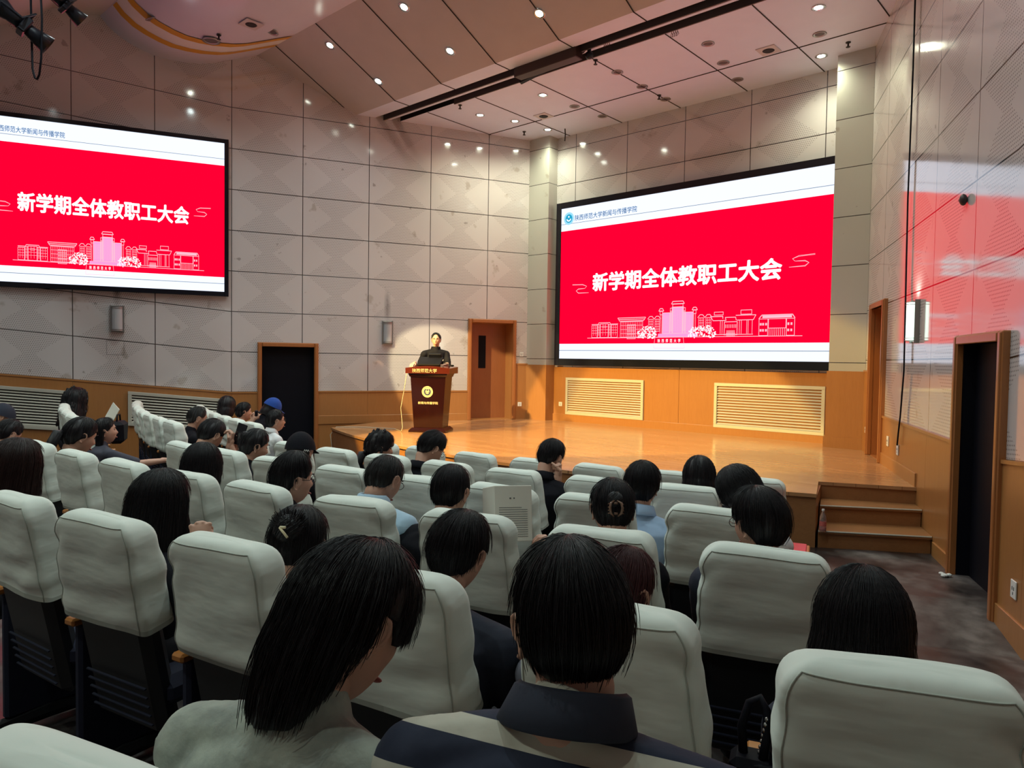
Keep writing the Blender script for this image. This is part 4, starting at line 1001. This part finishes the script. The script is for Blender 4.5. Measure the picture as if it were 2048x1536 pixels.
def person(label, seat, hc, yaw, pitch=15, roll=0, hair=None, hairmat='hair', shirt='c_black', lod=1, arms='lap', lean=None, extra=(), collar=None, sleeve=.5, group=None, stand=False, byaw=None, hscale=1.0, shw=.185, targets=None, sitz=None, neck=(.155,.055)):
    """hc head centre (world). yaw: heading of the face relative to the line of sight (0 away, + image right)"""
    hc=Vector(hc); v=hc-Vector((6.3,0,1.76)); view=math.atan2(v.x,v.y)     # heading, clockwise from +Y
    hd=view+rad(yaw); face=Vector((math.sin(hd),math.cos(hd),0))
    if byaw is None:
        bd=Vector((0-hc.x,CYC-hc.y,0)).normalized()
    else: a=view+rad(byaw); bd=Vector((math.sin(a),math.cos(a),0))
    right=bd.cross(UPV).normalized()
    R=math.hypot(hc.x,CYC-hc.y)
    zf=.52 if stand else (fz(R) if sitz is None else sitz)
    base_=Vector((hc.x,hc.y,zf))-bd*(.0 if stand else .0)
    root=thing('person',label,'person',base_,0,group)
    Wd=lambda p:Vector(p)-base_
    # head matrix
    Hr=Matrix.Rotation(-hd,4,'Z')@Matrix.Rotation(rad(-pitch),4,'X')@Matrix.Rotation(rad(roll),4,'Y')
    HM=Matrix.Translation(Wd(hc))@Hr@Matrix.Scale(hscale,4)
    # skeleton
    nb0=HM@Vector((0,-.028,-.075))
    if stand: nb=Wd(hc)+Vector((0,0,-.185))-bd*.02; hip=Vector((nb.x,nb.y,.90))-bd*.03
    else:
        nb=Wd(hc)+Vector((0,0,-neck[0]))-bd*(neck[1]+.0012*pitch)-face*.02*(pitch/30)
        hip=Vector((nb.x,nb.y,.50))-bd*(.0 if lean is None else lean)
    if nb.z-hip.z<.42 and not stand: hip.z=nb.z-.42
    up=(nb-hip).normalized(); 
    sh=[nb-up*.065+right*s*shw for s in(-1,1)]
    fwd=right.cross(up)*-1
    fwd=(bd-up*bd.dot(up)).normalized()
    near=lod>=2; vox={3:.0065,2:.008,1:.010,0:.013}[lod]
    # arms
    arm=[]
    for i,s in enumerate((-1,1)):
        a=arms[i] if isinstance(arms,(list,tuple)) else arms
        S=sh[i]
        tgt=None; hk='relax'
        if targets and i in targets: tgt,hk,hf,hu=targets[i]; tgt=Wd(tgt)
        elif a=='lap': tgt=hip+bd*.36+right*s*.09+Vector((0,0,.13)); hf=bd+right*(-s)*.5; hu=UPV
        elif a=='side': tgt=hip+bd*.12+right*s*.27+Vector((0,0,.0)); hf=Vector((0,0,-1)); hu=right*s
        elif a=='rest': tgt=hip+bd*.30+right*s*.24+Vector((0,0,.20)); hf=bd; hu=UPV
        L1,L2=.29,.25
        d=tgt-S; D=min(d.length,L1+L2-.01); tgt=S+d.normalized()*D
        cosA=(L1*L1+D*D-L2*L2)/(2*L1*D); A=math.acos(max(-1,min(1,cosA))); dn=(tgt-S).normalized()
        pole=(Vector((0,0,-1))+right*s*.35-bd*.35); pole=(pole-dn*pole.dot(dn)).normalized()
        E=S+dn*L1*math.cos(A)+pole*L1*math.sin(A); arm.append((S,E,tgt,hk,hf,hu))
    def torso(b,g,neck=True):
        secs=[(0.0,.150,.105),(.12,.145,.10),(.26,.150,.105),(.40,.165,.112),(.52,.175,.108)]
        L=(nb-hip).length; pts=[]
        n=18;V=[];F=[]
        prof=[(-.06,.13,.09),(0,.155,.11),(.25,.142,.105),(.5,.150,.11),(.72,.165,.112),(.86,shw*.98,.100),(.94,shw*.84,.080),(1.0,.085,.062)]
        for t,wx,wy in prof:
            c=hip+up*(L*t); 
            if .3<t<.9: c=c-fwd*.015
            for k in range(n):
                a=2*PI*k/n; cx=math.copysign(abs(math.cos(a))**.8,math.cos(a)); V.append(c+right*(wx+g)*cx+fwd*(wy+g)*math.sin(a))
        m=len(prof)
        for i in range(m-1):
            for k in range(n): F.append((i*n+k,i*n+(k+1)%n,(i+1)*n+(k+1)%n,(i+1)*n+k))
        F.append(tuple(range(n-1,-1,-1))); F.append(tuple((m-1)*n+k for k in range(n))); b.add(V,F)
        for s in (0,1): b.ell(sh[s]-up*.005,(.058+g,.058+g,.055+g),None,12,8)
        for s in (-1,1): chain(b,[nb-up*.015+right*s*.05,sh[(s+1)//2]+up*.02-right*s*.02],[.045+g*.6,.045+g*.6],10)   # trapezius
    b=B(); torso(b,-.006)
    b.add(HEADB.V,HEADB.F,HM)
    chain(b,[nb-up*.03,nb+up*.02,lerp(nb,nb0,.6),nb0],[.052,.052,.052,.054],14)
    for S,E,W_,hk,hf,hu in arm:
        chain(b,[S,lerp(S,E,.5),E],[.050,.046,.037],10); chain(b,[E,lerp(E,W_,.4),W_],[.037,.036,.025],10)
    Vb,Fb=remesh(b.V,b.F,vox,1)
    if near or lod==1:
        # refine the head: swap in the detailed skull over the remeshed one
        HV,HF=HEAD_HI; k=len(Vb); V2=[tuple((HM@Matrix.Scale(1.006,4))@Vector(v)) for v in HV]; Vb=[tuple(v) for v in Vb]+V2; Fb=list(Fb)+[tuple(i+k for i in f) for f in HF]
    for S,E,W_,hk,hf,hu in arm:
        s_=-1 if W_ is arm[0][2] else 1
        Bm=basis(hf,hu).to_4x4(); 
        T=Matrix.Translation(W_)@Bm@(Matrix.Scale(-1,4,(1,0,0)) if s_<0 else Matrix.Identity(4))
        HV,HF=HANDS[hk]; k=len(Vb); Vb=[tuple(v) for v in Vb]+[tuple(T@Vector(v)) for v in HV]; Fb=list(Fb)+[tuple(i+k for i in (f[::-1] if s_<0 else f)) for f in HF]
    mk('body',Vb,Fb,'skin',root,True)
    # shirt
    b=B(); torso(b,.010); nd=(nb0-nb).normalized(); b.ell(nb-up*.03,(.085,.085,.060),None,14,10); chain(b,[nb-up*.05,nb+nd*.028],[.078,.066],14)
    
    for S,E,W_,*_ in arm:
        if sleeve<=.5: e=lerp(S,E,.45+sleeve); chain(b,[S,lerp(S,e,.5),e],[.064,.060,.056],12)
        else: chain(b,[S,lerp(S,E,.5),E],[.064,.058,.050],12); chain(b,[E,lerp(E,W_,.5),lerp(E,W_,.92)],[.050,.044,.037],12)
    Vs,Fs=remesh(b.V,b.F,vox*1.15,2); sd=(len(label)*7+ord(label[12]))%97*.37
    Vn=[]
    for v in Vs:
        q=Vector(v); w_=mnoise.noise(Vector((q.x*7+sd,q.y*7,q.z*11)))*.009+mnoise.noise(Vector((q.x*17+sd,q.y*17,q.z*23)))*.004; d=q-(hip+up*((q-hip).dot(up))); 
        Vn.append(q+(d.normalized()*w_ if d.length>1e-4 else d))
    mk('shirt',Vn,Fs,shirt,root,True)
    if collar:
        b=B(); cc=nb+(nb0-nb).normalized()*.046; up_=up; up=((nb0-nb).normalized()+up*.6).normalized(); fw_=fwd; fwd=(bd-up*bd.dot(up)).normalized(); V=[];F=[]; n=48
        for j,(r,h) in enumerate(((.066,-.030),(.061,.010),(.0615,.022),(.066,.027),(.073,.022),(.080,.0),(.087,-.022),(.082,-.028))):
            for k in range(n):
                a=2*PI*k/n+PI/2; fr=1-.5*max(0,(math.sin(a)+.3)/1.3)**2
                V.append(cc+right*r*1.08*math.cos(a)+fwd*(r*math.sin(a)-.006)+up*(h*fr-((.075 if stand else .03)*max(0,math.sin(a)))))
        for j in range(7):
            for k in range(n): F.append((j*n+k,j*n+(k+1)%n,(j+1)*n+(k+1)%n,(j+1)*n+k))
        b.add(V,F); b.build('collar',collar,root,True); up=up_; fwd=fw_
    # legs
    b=B()
    for s in (-1,1):
        h=hip+right*s*.085
        if stand: kn=h+Vector((0,0,-.42))+bd*.02; an=Vector((h.x,h.y,.09)); chain(b,[h,kn,an],[.085,.062,.048],12)
        else: kn=Vector((h.x,h.y,.50))+bd*.40+right*s*.03; an=Vector((kn.x,kn.y,.09))-bd*.02; h2=Vector((h.x,h.y,.50))-bd*.02; chain(b,[h2,lerp(h2,kn,.5),kn,an],[.09,.082,.062,.048],12)
    b.ell(hip+(Vector((0,0,0))),(.165,.13,.11) if True else 0,None,14,10)
    if not stand: b.ell(Vector((hip.x,hip.y,.53)),(.17,.15,.10),None,14,10)
    Vl,Fl=remesh(b.V,b.F,.014,2); mk('trousers',Vl,Fl,'trouser',root,True)
    for s in (-1,1):
        h=hip+right*s*.085; c=(Vector((h.x,h.y,0)) if stand else Vector((h.x,h.y,0))+bd*.38+right*s*.03)
        b=B(); T=Matrix.Translation(c+Vector((0,0,.045)))@basis(bd,UPV).to_4x4(); b.ell((0,.06,0),(.045,.13,.045),T,12,8); b.ell((0,-.02,.02),(.045,.05,.045),T,10,8); b.build('shoe','shoe',root,True)
    # hair
    if hair:
        st=dict(hair); strands={3:5200,2:2200,1:600,0:60}[lod]*(0 if st.get('bare') else 1); width={3:.00055,2:.0007,1:.0010,0:.002}[lod]
        me=build_hair(st,len(label)*1.7,strands,width,hairmat); o=link('hair',me,None,root); o.matrix_basis=HM
        if st.get('tail'):
            b=B(); p0,L,dr=st['tail']; p0=Vector(p0); rg=random.Random(5); nS=90 if lod>=1 else 30
            b.tube([p0,p0+Vector((0,-.03,-.01)),p0+Vector((0,-.045,-L*.4)),p0+Vector((0,-.03,-L*.8)),p0+Vector((0,-.02,-L))],[.018,.032,.034,.022,.006],12)
            for _ in range(nS):
                a=rg.uniform(0,2*PI); r=rg.uniform(.026,.036); sh_=Vector((math.cos(a)*r,math.sin(a)*r*.8,0)); e=rg.uniform(.8,1.08)
                b.tube([p0,p0+Vector((0,-.03,-.01))+sh_,p0+Vector((0,-.045,-L*.4))+sh_*1.05,p0+Vector((0,-.03,-L*.8*e))+sh_*.75,p0+Vector((0,-.02,-L*e))+sh_*.3],.0014,3,False)
            o=b.build('ponytail',hairmat,root,True); o.matrix_basis=HM
        if st.get('bun'):
            p0,r=st['bun']; b=B(); b.ell((0,0,0),(r,r*.8,r),None,18,12); V=[]
            for q in b.V: q=Vector(q); V.append(q*(1+.10*mnoise.noise(q*60))+Vector(p0))
            b.V=[tuple(q) for q in V]; rg=random.Random(9)
            for _ in range(260 if lod else 60):
                a=rg.uniform(0,2*PI); t0=rg.uniform(-1,1); pts=[]
                for k in range(6): t=t0+k*.28; pts.append(Vector(p0)+Vector((r*math.cos(a+k*.35)*math.cos(t),r*.8*math.sin(a+k*.35)*math.cos(t),r*math.sin(t)))*1.03)
                if st.get('spiky') and rg.random()<.6: 
                    d=Vector((rg.uniform(-1,1),rg.uniform(-.5,.3),rg.uniform(.1,1))).normalized(); pts=[Vector(p0)+d*r*.6,Vector(p0)+d*r*1.1,Vector(p0)+d*r*rg.uniform(1.15,1.5)+Vector((0,0,.004))]
                b.tube(pts,.0013,3,False)
            o=b.build('bun',hairmat,root,True); o.matrix_basis=HM
    for ex in extra: ex(root,HM,arm,nb,right,fwd,up)
    return root
def glasses(root,HM,*_):
    b=B()
    for s in (-1,1):
        b.tube([(s*.033+.022*math.cos(t),.094,.010+.017*math.sin(t)) for t in np.linspace(0,2*PI,17)],.0014,5,False); b.tube([(s*.055,.090,.014),(s*.078,.05,.012),(s*.083,-.01,.012),(s*.082,-.03,.0)],.0014,5)
    b.tube([(-.011,.096,.014),(.011,.096,.014)],.0014,5); o=b.build('glasses','glass',root,True); o.matrix_basis=HM
def face(root,HM,*_):
    for s in (-1,1):
        b=B(); b.ell((s*.031,.0765,.012),(.012,.006,.0045),None,10,6); o=b.build('eye','eye',root,True); o.matrix_basis=HM
        b=B(); b.tube([(s*.015,.0915,.033),(s*.031,.0925,.038),(s*.048,.083,.034)],.0028,6); o=b.build('eyebrow','hair',root,True); o.matrix_basis=HM
    b=B(); b.ell((0,.0925,-.0625),(.021,.007,.0055),None,12,6); o=b.build('mouth','lips',root,True); o.matrix_basis=HM
def part(fn,name,mat,T=None):
    def f(root,HM,*_):
        b=B(); fn(b); o=b.build(name,mat,root,True); o.matrix_basis=HM if T is None else HM@T
    return f
SHORT=dict(kind='short',line='crop',vol=.012)
SHORT_T=dict(kind='short',line='crop',vol=.014,top=.7)
def BOB(z=-.15,**k): d=dict(kind='bob',zb=z,vol=.016,open=50,line='fringe'); d.update(k); return d
def LONG(z=-.38,**k): d=dict(kind='long',zb=z,vol=.014,open=48,line='up',curl=.0,flare=.10); d.update(k); return d
UP=dict(kind='up',line='up',vol=.009)
def hand_at(p,kind,f,u): return (p,kind,f,u)
# nearest: the grey-green top, leaning forward, seen from behind on the left
person('person in mottled grey-green top with long layered black hair, head bowed',None,(5.365,.655,1.330),52,30,-4,
  dict(kind='tuck',zb=[(0,-.1),(95,-.02),(115,-.10),(140,-.155),(180,-.165)],vol=.021,open=104,line='side',flare=.02,curl=.25,top=.25),'hair','c_tiedye',3,shw=.20,extra=[face],sleeve=1,lean=.0,neck=(.125,.05),hscale=1.0)
person('person in navy and cream striped polo seen from behind, short black hair',None,(5.711,.783,1.385),-14,10,0,dict(kind='short',line='crop',vol=.013,top=.3),'hair','c_stripe',3,collar='c_navy',shw=.20,extra=[face],sleeve=.3,neck=(.125,.055),hscale=.92,byaw=10)
person('person with straight black bob at the right end by the aisle',None,(5.83,1.745,1.155),4,12,0,BOB(-.17,vol=.020,open=60,flare=.08,curl=-.02),'hair','c_navy',3,sleeve=1,shw=.145,neck=(.19,.0),lean=-.06)
person('person with short black hair and bare right ear in dark navy shirt',None,(4.784,1.453,1.175),30,18,4,dict(kind='short',line='crop',vol=.013),'hair','c_navy',3,extra=[face],sleeve=1)
person('person with reddish brown hair in wrinkled grey shirt, behind the striped polo',None,(5.262,1.60,1.135),40,22,0,LONG(-.22,vol=.006,open=85,flare=.04),'hair_red','c_lgrey',2,sleeve=1)
# row four
def book(root,HM,arm,nb,right,fwd,up): pass
person('person in black shirt holding up an open book with both hands',None,(3.95,2.20,1.145),24,14,0,SHORT,'hair','c_black',2,extra=[glasses,face],sleeve=.5,targets={0:hand_at((4.03,2.36,.93),'grip',(.3,-.2,.8),(-.6,.4,.2)),1:hand_at((4.36,2.44,.90),'grip',(-.1,-.4,.8),(.4,.5,.3))})
def claw(b):
    for s in (-1,1):
        b.tube([(s*.006,0,.03),(s*.020,-.012,.02),(s*.024,-.016,0),(s*.020,-.012,-.02),(s*.008,.0,-.03)],[.003,.005,.005,.005,.003],6)
        for k in range(4): b.tube([(s*.021,-.014,.018-.012*k),(s*.030,-.002,.016-.012*k)],.0025,5)
    b.tube([(-.007,-.002,.02),(.007,-.002,.02)],.005,6); b.tube([(-.007,-.002,-.02),(.007,-.002,-.02)],.005,6)
person('person with dark hair gathered in a tortoise claw clip',None,(4.70,2.40,1.15),-6,16,0,dict(kind='up',line='up',vol=.014,bun=((0,-.100,.035),.032)),'hair','c_black',2,extra=[part(claw,'claw_clip','tort',Matrix.Translation((0,-.130,.0)))])
def tie(b): b.lathe([(.018,-.012),(.026,-.008),(.027,.008),(.018,.012)],14,Matrix.Rotation(rad(70),4,'X'))
person('person with smooth black hair in a low ponytail with white hair tie, face turned left',None,(5.235,2.585,1.15),-42,10,0,dict(kind='up',line='up',vol=.022,tail=((0,-.088,-.085),.20,0)),'hair','c_navy',2,extra=[glasses,face,part(tie,'hair_tie','white',Matrix.Translation((0,-.106,-.090)))],hscale=1.05)
person('person with smooth short black hair in pale denim shirt',None,(4.305,3.275,1.085),14,6,0,dict(kind='short',line='short',vol=.020,top=.2),'hair','c_denim',2,collar='c_denim',sleeve=1,shw=.17)
person('person with tousled black hair leaning left before the stage edge',None,(4.785,3.425,1.105),-30,30,-12,dict(kind='bob',zb=-.06,vol=.024,open=75,line='fringe',wild=.25),'hair','c_white',2,hscale=1.0)
person('person with round black hair just before the stage centre right',None,(4.18,4.17,1.02),-4,14,0,BOB(-.12,vol=.022,open=60),'hair','c_black',1)
person('person in black shirt resting chin on right hand near the stage',None,(3.16,3.91,1.06),38,28,0,SHORT_T,'hair','c_black',2,extra=[face],collar='c_black',targets={1:hand_at((3.27,3.86,.95),'fist',(-.1,.1,1),(.3,.9,0))})
person('person in black polo and glasses bending over by the lectern end',None,(2.16,3.66,1.05),60,36,0,SHORT_T,'hair','c_black',2,extra=[glasses,face],collar='c_black',hscale=1.08)
person('person with curly dark hair tied back, facing right near the lectern',None,(1.60,3.59,1.01),78,10,0,dict(kind='up',line='fringe',vol=.020,curls=34,tail=((0,-.09,-.05),.20,0)),'hair','c_black',1,extra=[face],hscale=1.1)
person('balding person in light blue shirt with head bowed',None,(3.575,2.11,1.165),38,30,0,dict(kind='short',line='bald',vol=.006),'hair_grey','c_blue',2,collar='c_blue',neck=(.125,.02),extra=[glasses,face],sleeve=1)
person('person in thin glasses smiling in profile to the right, short black hair',None,(2.97,1.98,1.105),66,6,0,SHORT_T,'hair','c_black',2,extra=[glasses,face],hscale=1.08,collar='c_black')
def pin(b): b.box((-.010,-.004,-.004),(.010,.004,.004),None,.002); b.tube([(-.01,0,0),(.02,0,-.03)],.004,5)
person('person with spiky black bun held by a pale gold clip',None,(4.18,1.28,1.115),22,22,0,dict(kind='up',line='up',vol=.014,bun=((0,-.095,.040),.046),spiky=True),'hair','c_black',3,extra=[part(pin,'hair_clip','gold',Matrix.Translation((.0,-.142,.040)))],hscale=1.05)
person('person with long straight black hair, hand held to the chin',None,(3.47,1.11,1.165),40,8,0,LONG(-.42,vol=.020,open=78,flare=.16),'hair','c_black',3,extra=[face],hscale=1.08,targets={1:hand_at((3.81,1.12,1.075),'fist',(-.45,.15,.85),(.7,-.5,.2))})
person('person with long brown hair at the left edge, face turned right',None,(2.33,.90,1.20),52,12,0,LONG(-.34,vol=.018,open=64,flare=.12),'hair_brown','c_black',2,extra=[face],hscale=1.12)
person('person with smooth black bob and side hairpin, looking away',None,(2.19,1.85,1.10),36,10,0,BOB(-.16,vol=.020,open=64),'hair','c_black',2,extra=[face],hscale=1.06)
person('person with black ponytail and bare ear looking down, left of centre',None,(.54,1.70,1.15),68,20,0,dict(kind='up',line='up',vol=.016,tail=((0,-.105,.0),.30,0)),'hair','c_black',1,extra=[face],hscale=1.1)
person('person in charcoal t-shirt with arm on the wooden armrest at the aisle',None,(-1.66,2.58,.955),86,-4,0,LONG(-.34,vol=.012,open=100),'hair','c_grey',1,extra=[face],byaw=62,hscale=1.1,sleeve=.45,targets={1:hand_at((-1.25,3.02,.66),'relax',(.6,.7,-.1),(0,0,1))},lean=.12)
person('older person with greying temples in black t-shirt, left block second row',None,(-1.86,3.62,1.02),74,14,0,dict(kind='short',line='bald',vol=.012),'hair_grey','c_black',1,extra=[glasses,face],hscale=1.1)
def phone_(b): b.box((-.036,-.005,-.075),(.036,.005,.075),None,.003)
person('person bending forward and raising a black phone with both hands',None,(.66,2.61,1.10),50,34,0,SHORT_T,'hair','c_black',1,extra=[face],hscale=1.05,targets={1:hand_at((.77,2.72,1.04),'grip',(0,.3,.9),(.5,.5,0)),0:hand_at((.73,2.80,1.02),'grip',(.1,.3,.9),(-.5,.5,0))})
person('person with dark bun in profile, half hidden by a white seat',None,(1.30,2.65,1.07),70,16,0,dict(kind='up',line='up',vol=.014,bun=((0,-.09,.06),.035)),'hair','c_black',1,extra=[face],hscale=1.05)
def cap(b):
    V=[];F=[];n=24;m=8
    for i in range(m+1):
        th=rad(84)*i/m
        for k in range(n): p=hpoint(th,2*PI*k/n,.022); V.append(p)
    for i in range(m):
        for k in range(n): F.append((i*n+k,(i+1)*n+k,(i+1)*n+(k+1)%n,i*n+(k+1)%n))
    b.add(V,F)
    V=[];n=12
    for z in (.012,.018):
        for r in (0,1):
            for k in range(n+1):
                a=rad(-62+124*k/n); rr=.100+.065*r*math.cos(a*.9); V.append((rr*math.sin(a)*.85,rr*math.cos(a)*(1.08 if r else 1),z-.02*r+.006*math.cos(a)))
    q=n+1; F=[]
    for k in range(n): F+=[(k,k+1,q+k+1,q+k),(2*q+k,3*q+k,3*q+k+1,2*q+k+1),(q+k,q+k+1,3*q+k+1,3*q+k)]
    b.add(V,F)
def capm(b): 
    for k in range(3): b.tube([(-.012+.012*k,0,-.006),(-.006+.012*k,0,.008),(.002+.012*k,0,-.004)],.0022,5)
person('person in black cap with a small white mark, back turned',None,(1.84,2.71,1.08),24,10,0,dict(SHORT,bare=1),'hair','c_black',1,extra=[part(cap,'cap','c_black'),part(capm,'cap_mark','white',Matrix.Translation((.075,-.085,.005))@Matrix.Rotation(rad(40),4,'Z'))],hscale=1.05)
person('person in white shirt and glasses in front of the dark side door',None,(-1.68,4.51,.955),74,0,0,SHORT,'hair','c_white',1,extra=[glasses,face],hscale=1.1,collar='c_white')
person('person with hair tied back holding a small camera to the face',None,(-2.92,4.73,.98),76,2,0,dict(kind='up',line='up',vol=.014),'hair','c_black',1,extra=[face],hscale=1.05,targets={1:hand_at((-2.42,4.62,.92),'grip',(.2,.5,.8),(.5,-.5,.2)),0:hand_at((-2.50,4.68,.92),'grip',(.1,.5,.8),(-.5,.5,0))})
person('person in blue baseball cap at the left of the dark door',None,(-2.15,4.72,1.085),82,26,0,BOB(-.12,vol=.012,open=70,bare=1),'hair','c_black',1,extra=[part(cap,'cap','capblue'),face],hscale=1.0)
person('person with full dark hair in front of the right end of the long vent',None,(-4.15,5.09,.975),40,10,0,BOB(-.14,vol=.034,open=70),'hair','c_black',0,hscale=1.1)
person('person with voluminous dark hair before the left vents, left block',None,(-4.74,3.21,1.08),36,12,0,LONG(-.26,vol=.036,open=80,curls=50),'hair','c_black',1,hscale=1.35)
person('person in dark beanie looking down at the left photo edge',None,(-2.55,1.88,1.08),78,24,0,dict(SHORT,bare=1),'hair','c_black',1,extra=[part(cap,'beanie','c_navy'),face],hscale=1.1)
person('person with dark hair and dark coat at the far left edge',None,(-1.43,1.70,1.0),60,30,0,SHORT_T,'hair','c_black',1,hscale=1.05)
# the speaker
def badge(root,HM,arm,nb,right,fwd,up):
    b=B(); c=nb-up*.16-right*.09*(-1)*-1+fwd*.125; 
    T=Matrix.Translation(c)@Matrix(((right.x,up.x,fwd.x),(right.y,up.y,fwd.y),(right.z,up.z,fwd.z))).to_4x4(); 
    for k in range(6): b.ell((.014*math.cos(k),.014*math.sin(k),0),(.010,.010,.004),T,8,4)
    b.build('badge','white',root,True)
    b=B(); b.box((.06,-.09,-.0),(.12,-.078,.012),Matrix.Translation(nb+fwd*.125)@Matrix(((right.x,up.x,fwd.x),(right.y,up.y,fwd.y),(right.z,up.z,fwd.z))).to_4x4()) ; b.build('chest_badge','redpaper',root)
person('speaker in black polo shirt standing behind the lectern, facing the hall',None,(-3.09,8.40,2.085),186,4,0,dict(kind='short',line='bald',vol=.010),'hair','c_black',2,stand=True,byaw=165,extra=[glasses,face,badge],collar='c_black',shw=.20,sleeve=.5,
  targets={0:hand_at((-2.75,8.33,1.66),'relax',(-.2,-.8,-.2),(0,0,1)),1:hand_at((-3.2,8.0,1.67),'relax',(.3,-.8,-.2),(0,0,1))})
# ------------------------------------------------------------------ things held or lying about
bk=thing('book','open book with cream pages held up by the reader','book'); p=Vector((4.215,2.215,1.09)); d=(Vector((6.3,0,1.76))-p); 
yw=math.atan2(d.x,-d.y); bk.matrix_world=Matrix.Translation(p)@Matrix.Rotation(yw+.12,4,'Z')@Matrix.Rotation(rad(-14),4,'X')
b=B(); b.box((-.152,.0,-.12),(-.002,.012,.12),Matrix.Rotation(rad(-76),4,'Z'),.002); b.build('left_pages','paper',bk)
b=B(); b.box((.0,.0,-.12),(.165,.012,.12),None,.002); b.build('right_pages','paper',bk)
b=B(); 
for k in range(14): rect(b,.02,-.100+.0095*k,.145 if k!=13 else .12,-.0978+.0095*k)
rect(b,.066,.062,.074,.068); rect(b,.084,.062,.090,.068)
b.V=[(x,-.0012,y) for x,y,z in b.V]; b.build('printed_lines','ink',bk)
ph=thing('phone','black phone held up in front of the left centre seats','phone'); p=Vector((.80,2.79,1.115)); ph.matrix_world=Matrix.Translation(p)@Matrix.Rotation(rad(35),4,'Z')@Matrix.Rotation(rad(18),4,'Y')
b=B(); b.box((-.042,-.005,-.09),(.042,.005,.09),None,.004); b.build('case','black',ph); b=B(); b.box((-.038,-.0062,-.082),(.038,-.005,.082)); b.build('screen','bezel',ph)
cm=thing('camera','small dark camera held up beside the blue cap','camera'); cm.matrix_world=Matrix.Translation((-2.44,4.66,1.0))@Matrix.Rotation(rad(-30),4,'Z')
b=B(); b.box((-.06,-.02,-.035),(.06,.02,.035),None,.006); b.build('camera_body','black',cm); b=B(); b.lathe([(.025,0),(.027,.03),(.02,.03)],14,Matrix.Translation((0,.02,0))@Matrix.Rotation(rad(-90),4,'X')); b.build('lens','blackmetal',cm,True)
bt=thing('bottle','clear plastic drink bottle with red label on the middle stage step','bottle',(4.06,6.93,.17))
b=B(); b.lathe([(.028,0),(.031,.006),(.031,.06),(.028,.075),(.031,.09),(.030,.13),(.022,.165),(.012,.185),(.012,.20)],18); b.build('bottle_body','clear',bt,True)
b=B(); b.lathe([(.0135,.197),(.0135,.215),(.001,.216)],14); b.build('cap','white',bt); b=B(); b.lathe([(.0318,.055),(.0318,.10)],18,None,False); b.build('bottle_label','label',bt,True); b=B(); b.lathe([(.0,.012),(.027,.012),(.027,.045),(0,.045)],16); b.build('drink','redpaper' if 0 else 'label',bt,True)
b=B(); rr=random.Random(2)
for k in range(7): b.ell((rr.uniform(-.03,.03),rr.uniform(-.03,.03),.012+rr.uniform(0,.012)),(.022,.018,.012),None,8,6)
tag(b.build('tissue','white',None,False,(5.10,6.76,0)),'crumpled white tissue on the floor by the right wall','tissue')
# end table / side panel with a red booklet before the steps
tb=thing('side_desk','small navy desk end with wooden top beside the stage corner','desk',(4.56,4.62,fz(13.4)),rad(18))
b=B(); b.box((-.16,-.22,.60),(.16,.22,.63),None,.006); b.build('desk_top','arm',tb); b=B(); b.box((-.15,-.20,0),(.15,.20,.60),None,.01); b.build('side_panel','seatfab',tb)
b=B(); b.box((-.14,-.2,0),(.14,.2,.012),None,.003); tag(b.build('booklet','redpaper',None,False,(4.56,4.62,fz(13.4)+.631)),'bright red booklet lying on the small desk end','booklet'); bpy.data.objects['booklet'].rotation_euler=(0,0,rad(18))
# bags
def bag(name,label,p,rz,mat,W=.28,Hh=.36,D=.14,strap=True):
    r=thing(name,label,'bag',p,rz); b=B(); b.box((-W/2,-D/2,0),(W/2,D/2,Hh),None,.035); Vv=[]
    for v in b.V: q=Vector(v); Vv.append(tuple(q+Vector((mnoise.noise(q*9),mnoise.noise(q*9+Vector((5,0,0))),0))*.012))
    b.V=Vv; b.build('bag_body',mat,r)
    if strap:
        b=B(); b.tube([(-W*.3,0,Hh-.01),(-W*.2,0,Hh+.07),(W*.2,0,Hh+.07),(W*.3,0,Hh-.01)],.009,6); b.build('strap','black',r,True)
    return r
bag('handbag','black handbag standing on a covered seat in the left block',(-2.10,2.86,.78),rad(-30),'black',.30,.24,.14)
b=B(); b.box((-.10,-.003,-.14),(.10,.003,.14),Matrix.Rotation(rad(20),4,'Y')@Matrix.Rotation(rad(-20),4,'X')); tag(b.build('paper_sheet','paper',None,False,(-2.17,2.80,1.06)),'tilted white sheet of paper behind the charcoal t-shirt woman','paper')
bp=thing('backpack_straps','black bag with chain handle on the wooden armrest beside the nearest right seat','bag',(5.645,1.60,.815),rad(20)); bp.scale=(.8,.8,.8)
b=B(); b.tube([(-.03,0,.0),(-.04,.02,.10),(-.02,.03,.17),(.01,.03,.19),(.03,.02,.16),(.03,0,.08),(.02,-.02,0)],[.014,.013,.012,.012,.012,.013,.014],8); b.build('handle_loop','black',bp,True)
b=B(); 
for k in range(7): b.ell((.012+.003*k,.0,.04+.017*k),(.006,.005,.008),None,8,5)
b.build('chain','chrome',bp,True)
b=B(); b.box((-.07,-.05,-.10),(.06,.06,.03),None,.02); b.build('bag_body','black',bp)
b=B(); b.tube([(-.04,-.02,0),(.02,-.04,.015),(.09,-.06,.03),(.13,-.07,.04)],.012,6); b.tube([(-.02,-.06,-.02),(.05,-.10,-.04),(.13,-.15,-.055)],.012,6); b.tube([(.02,-.12,-.05),(.08,-.16,-.06),(.14,-.17,-.05)],.010,6); b.build('strap','black',bp,True)
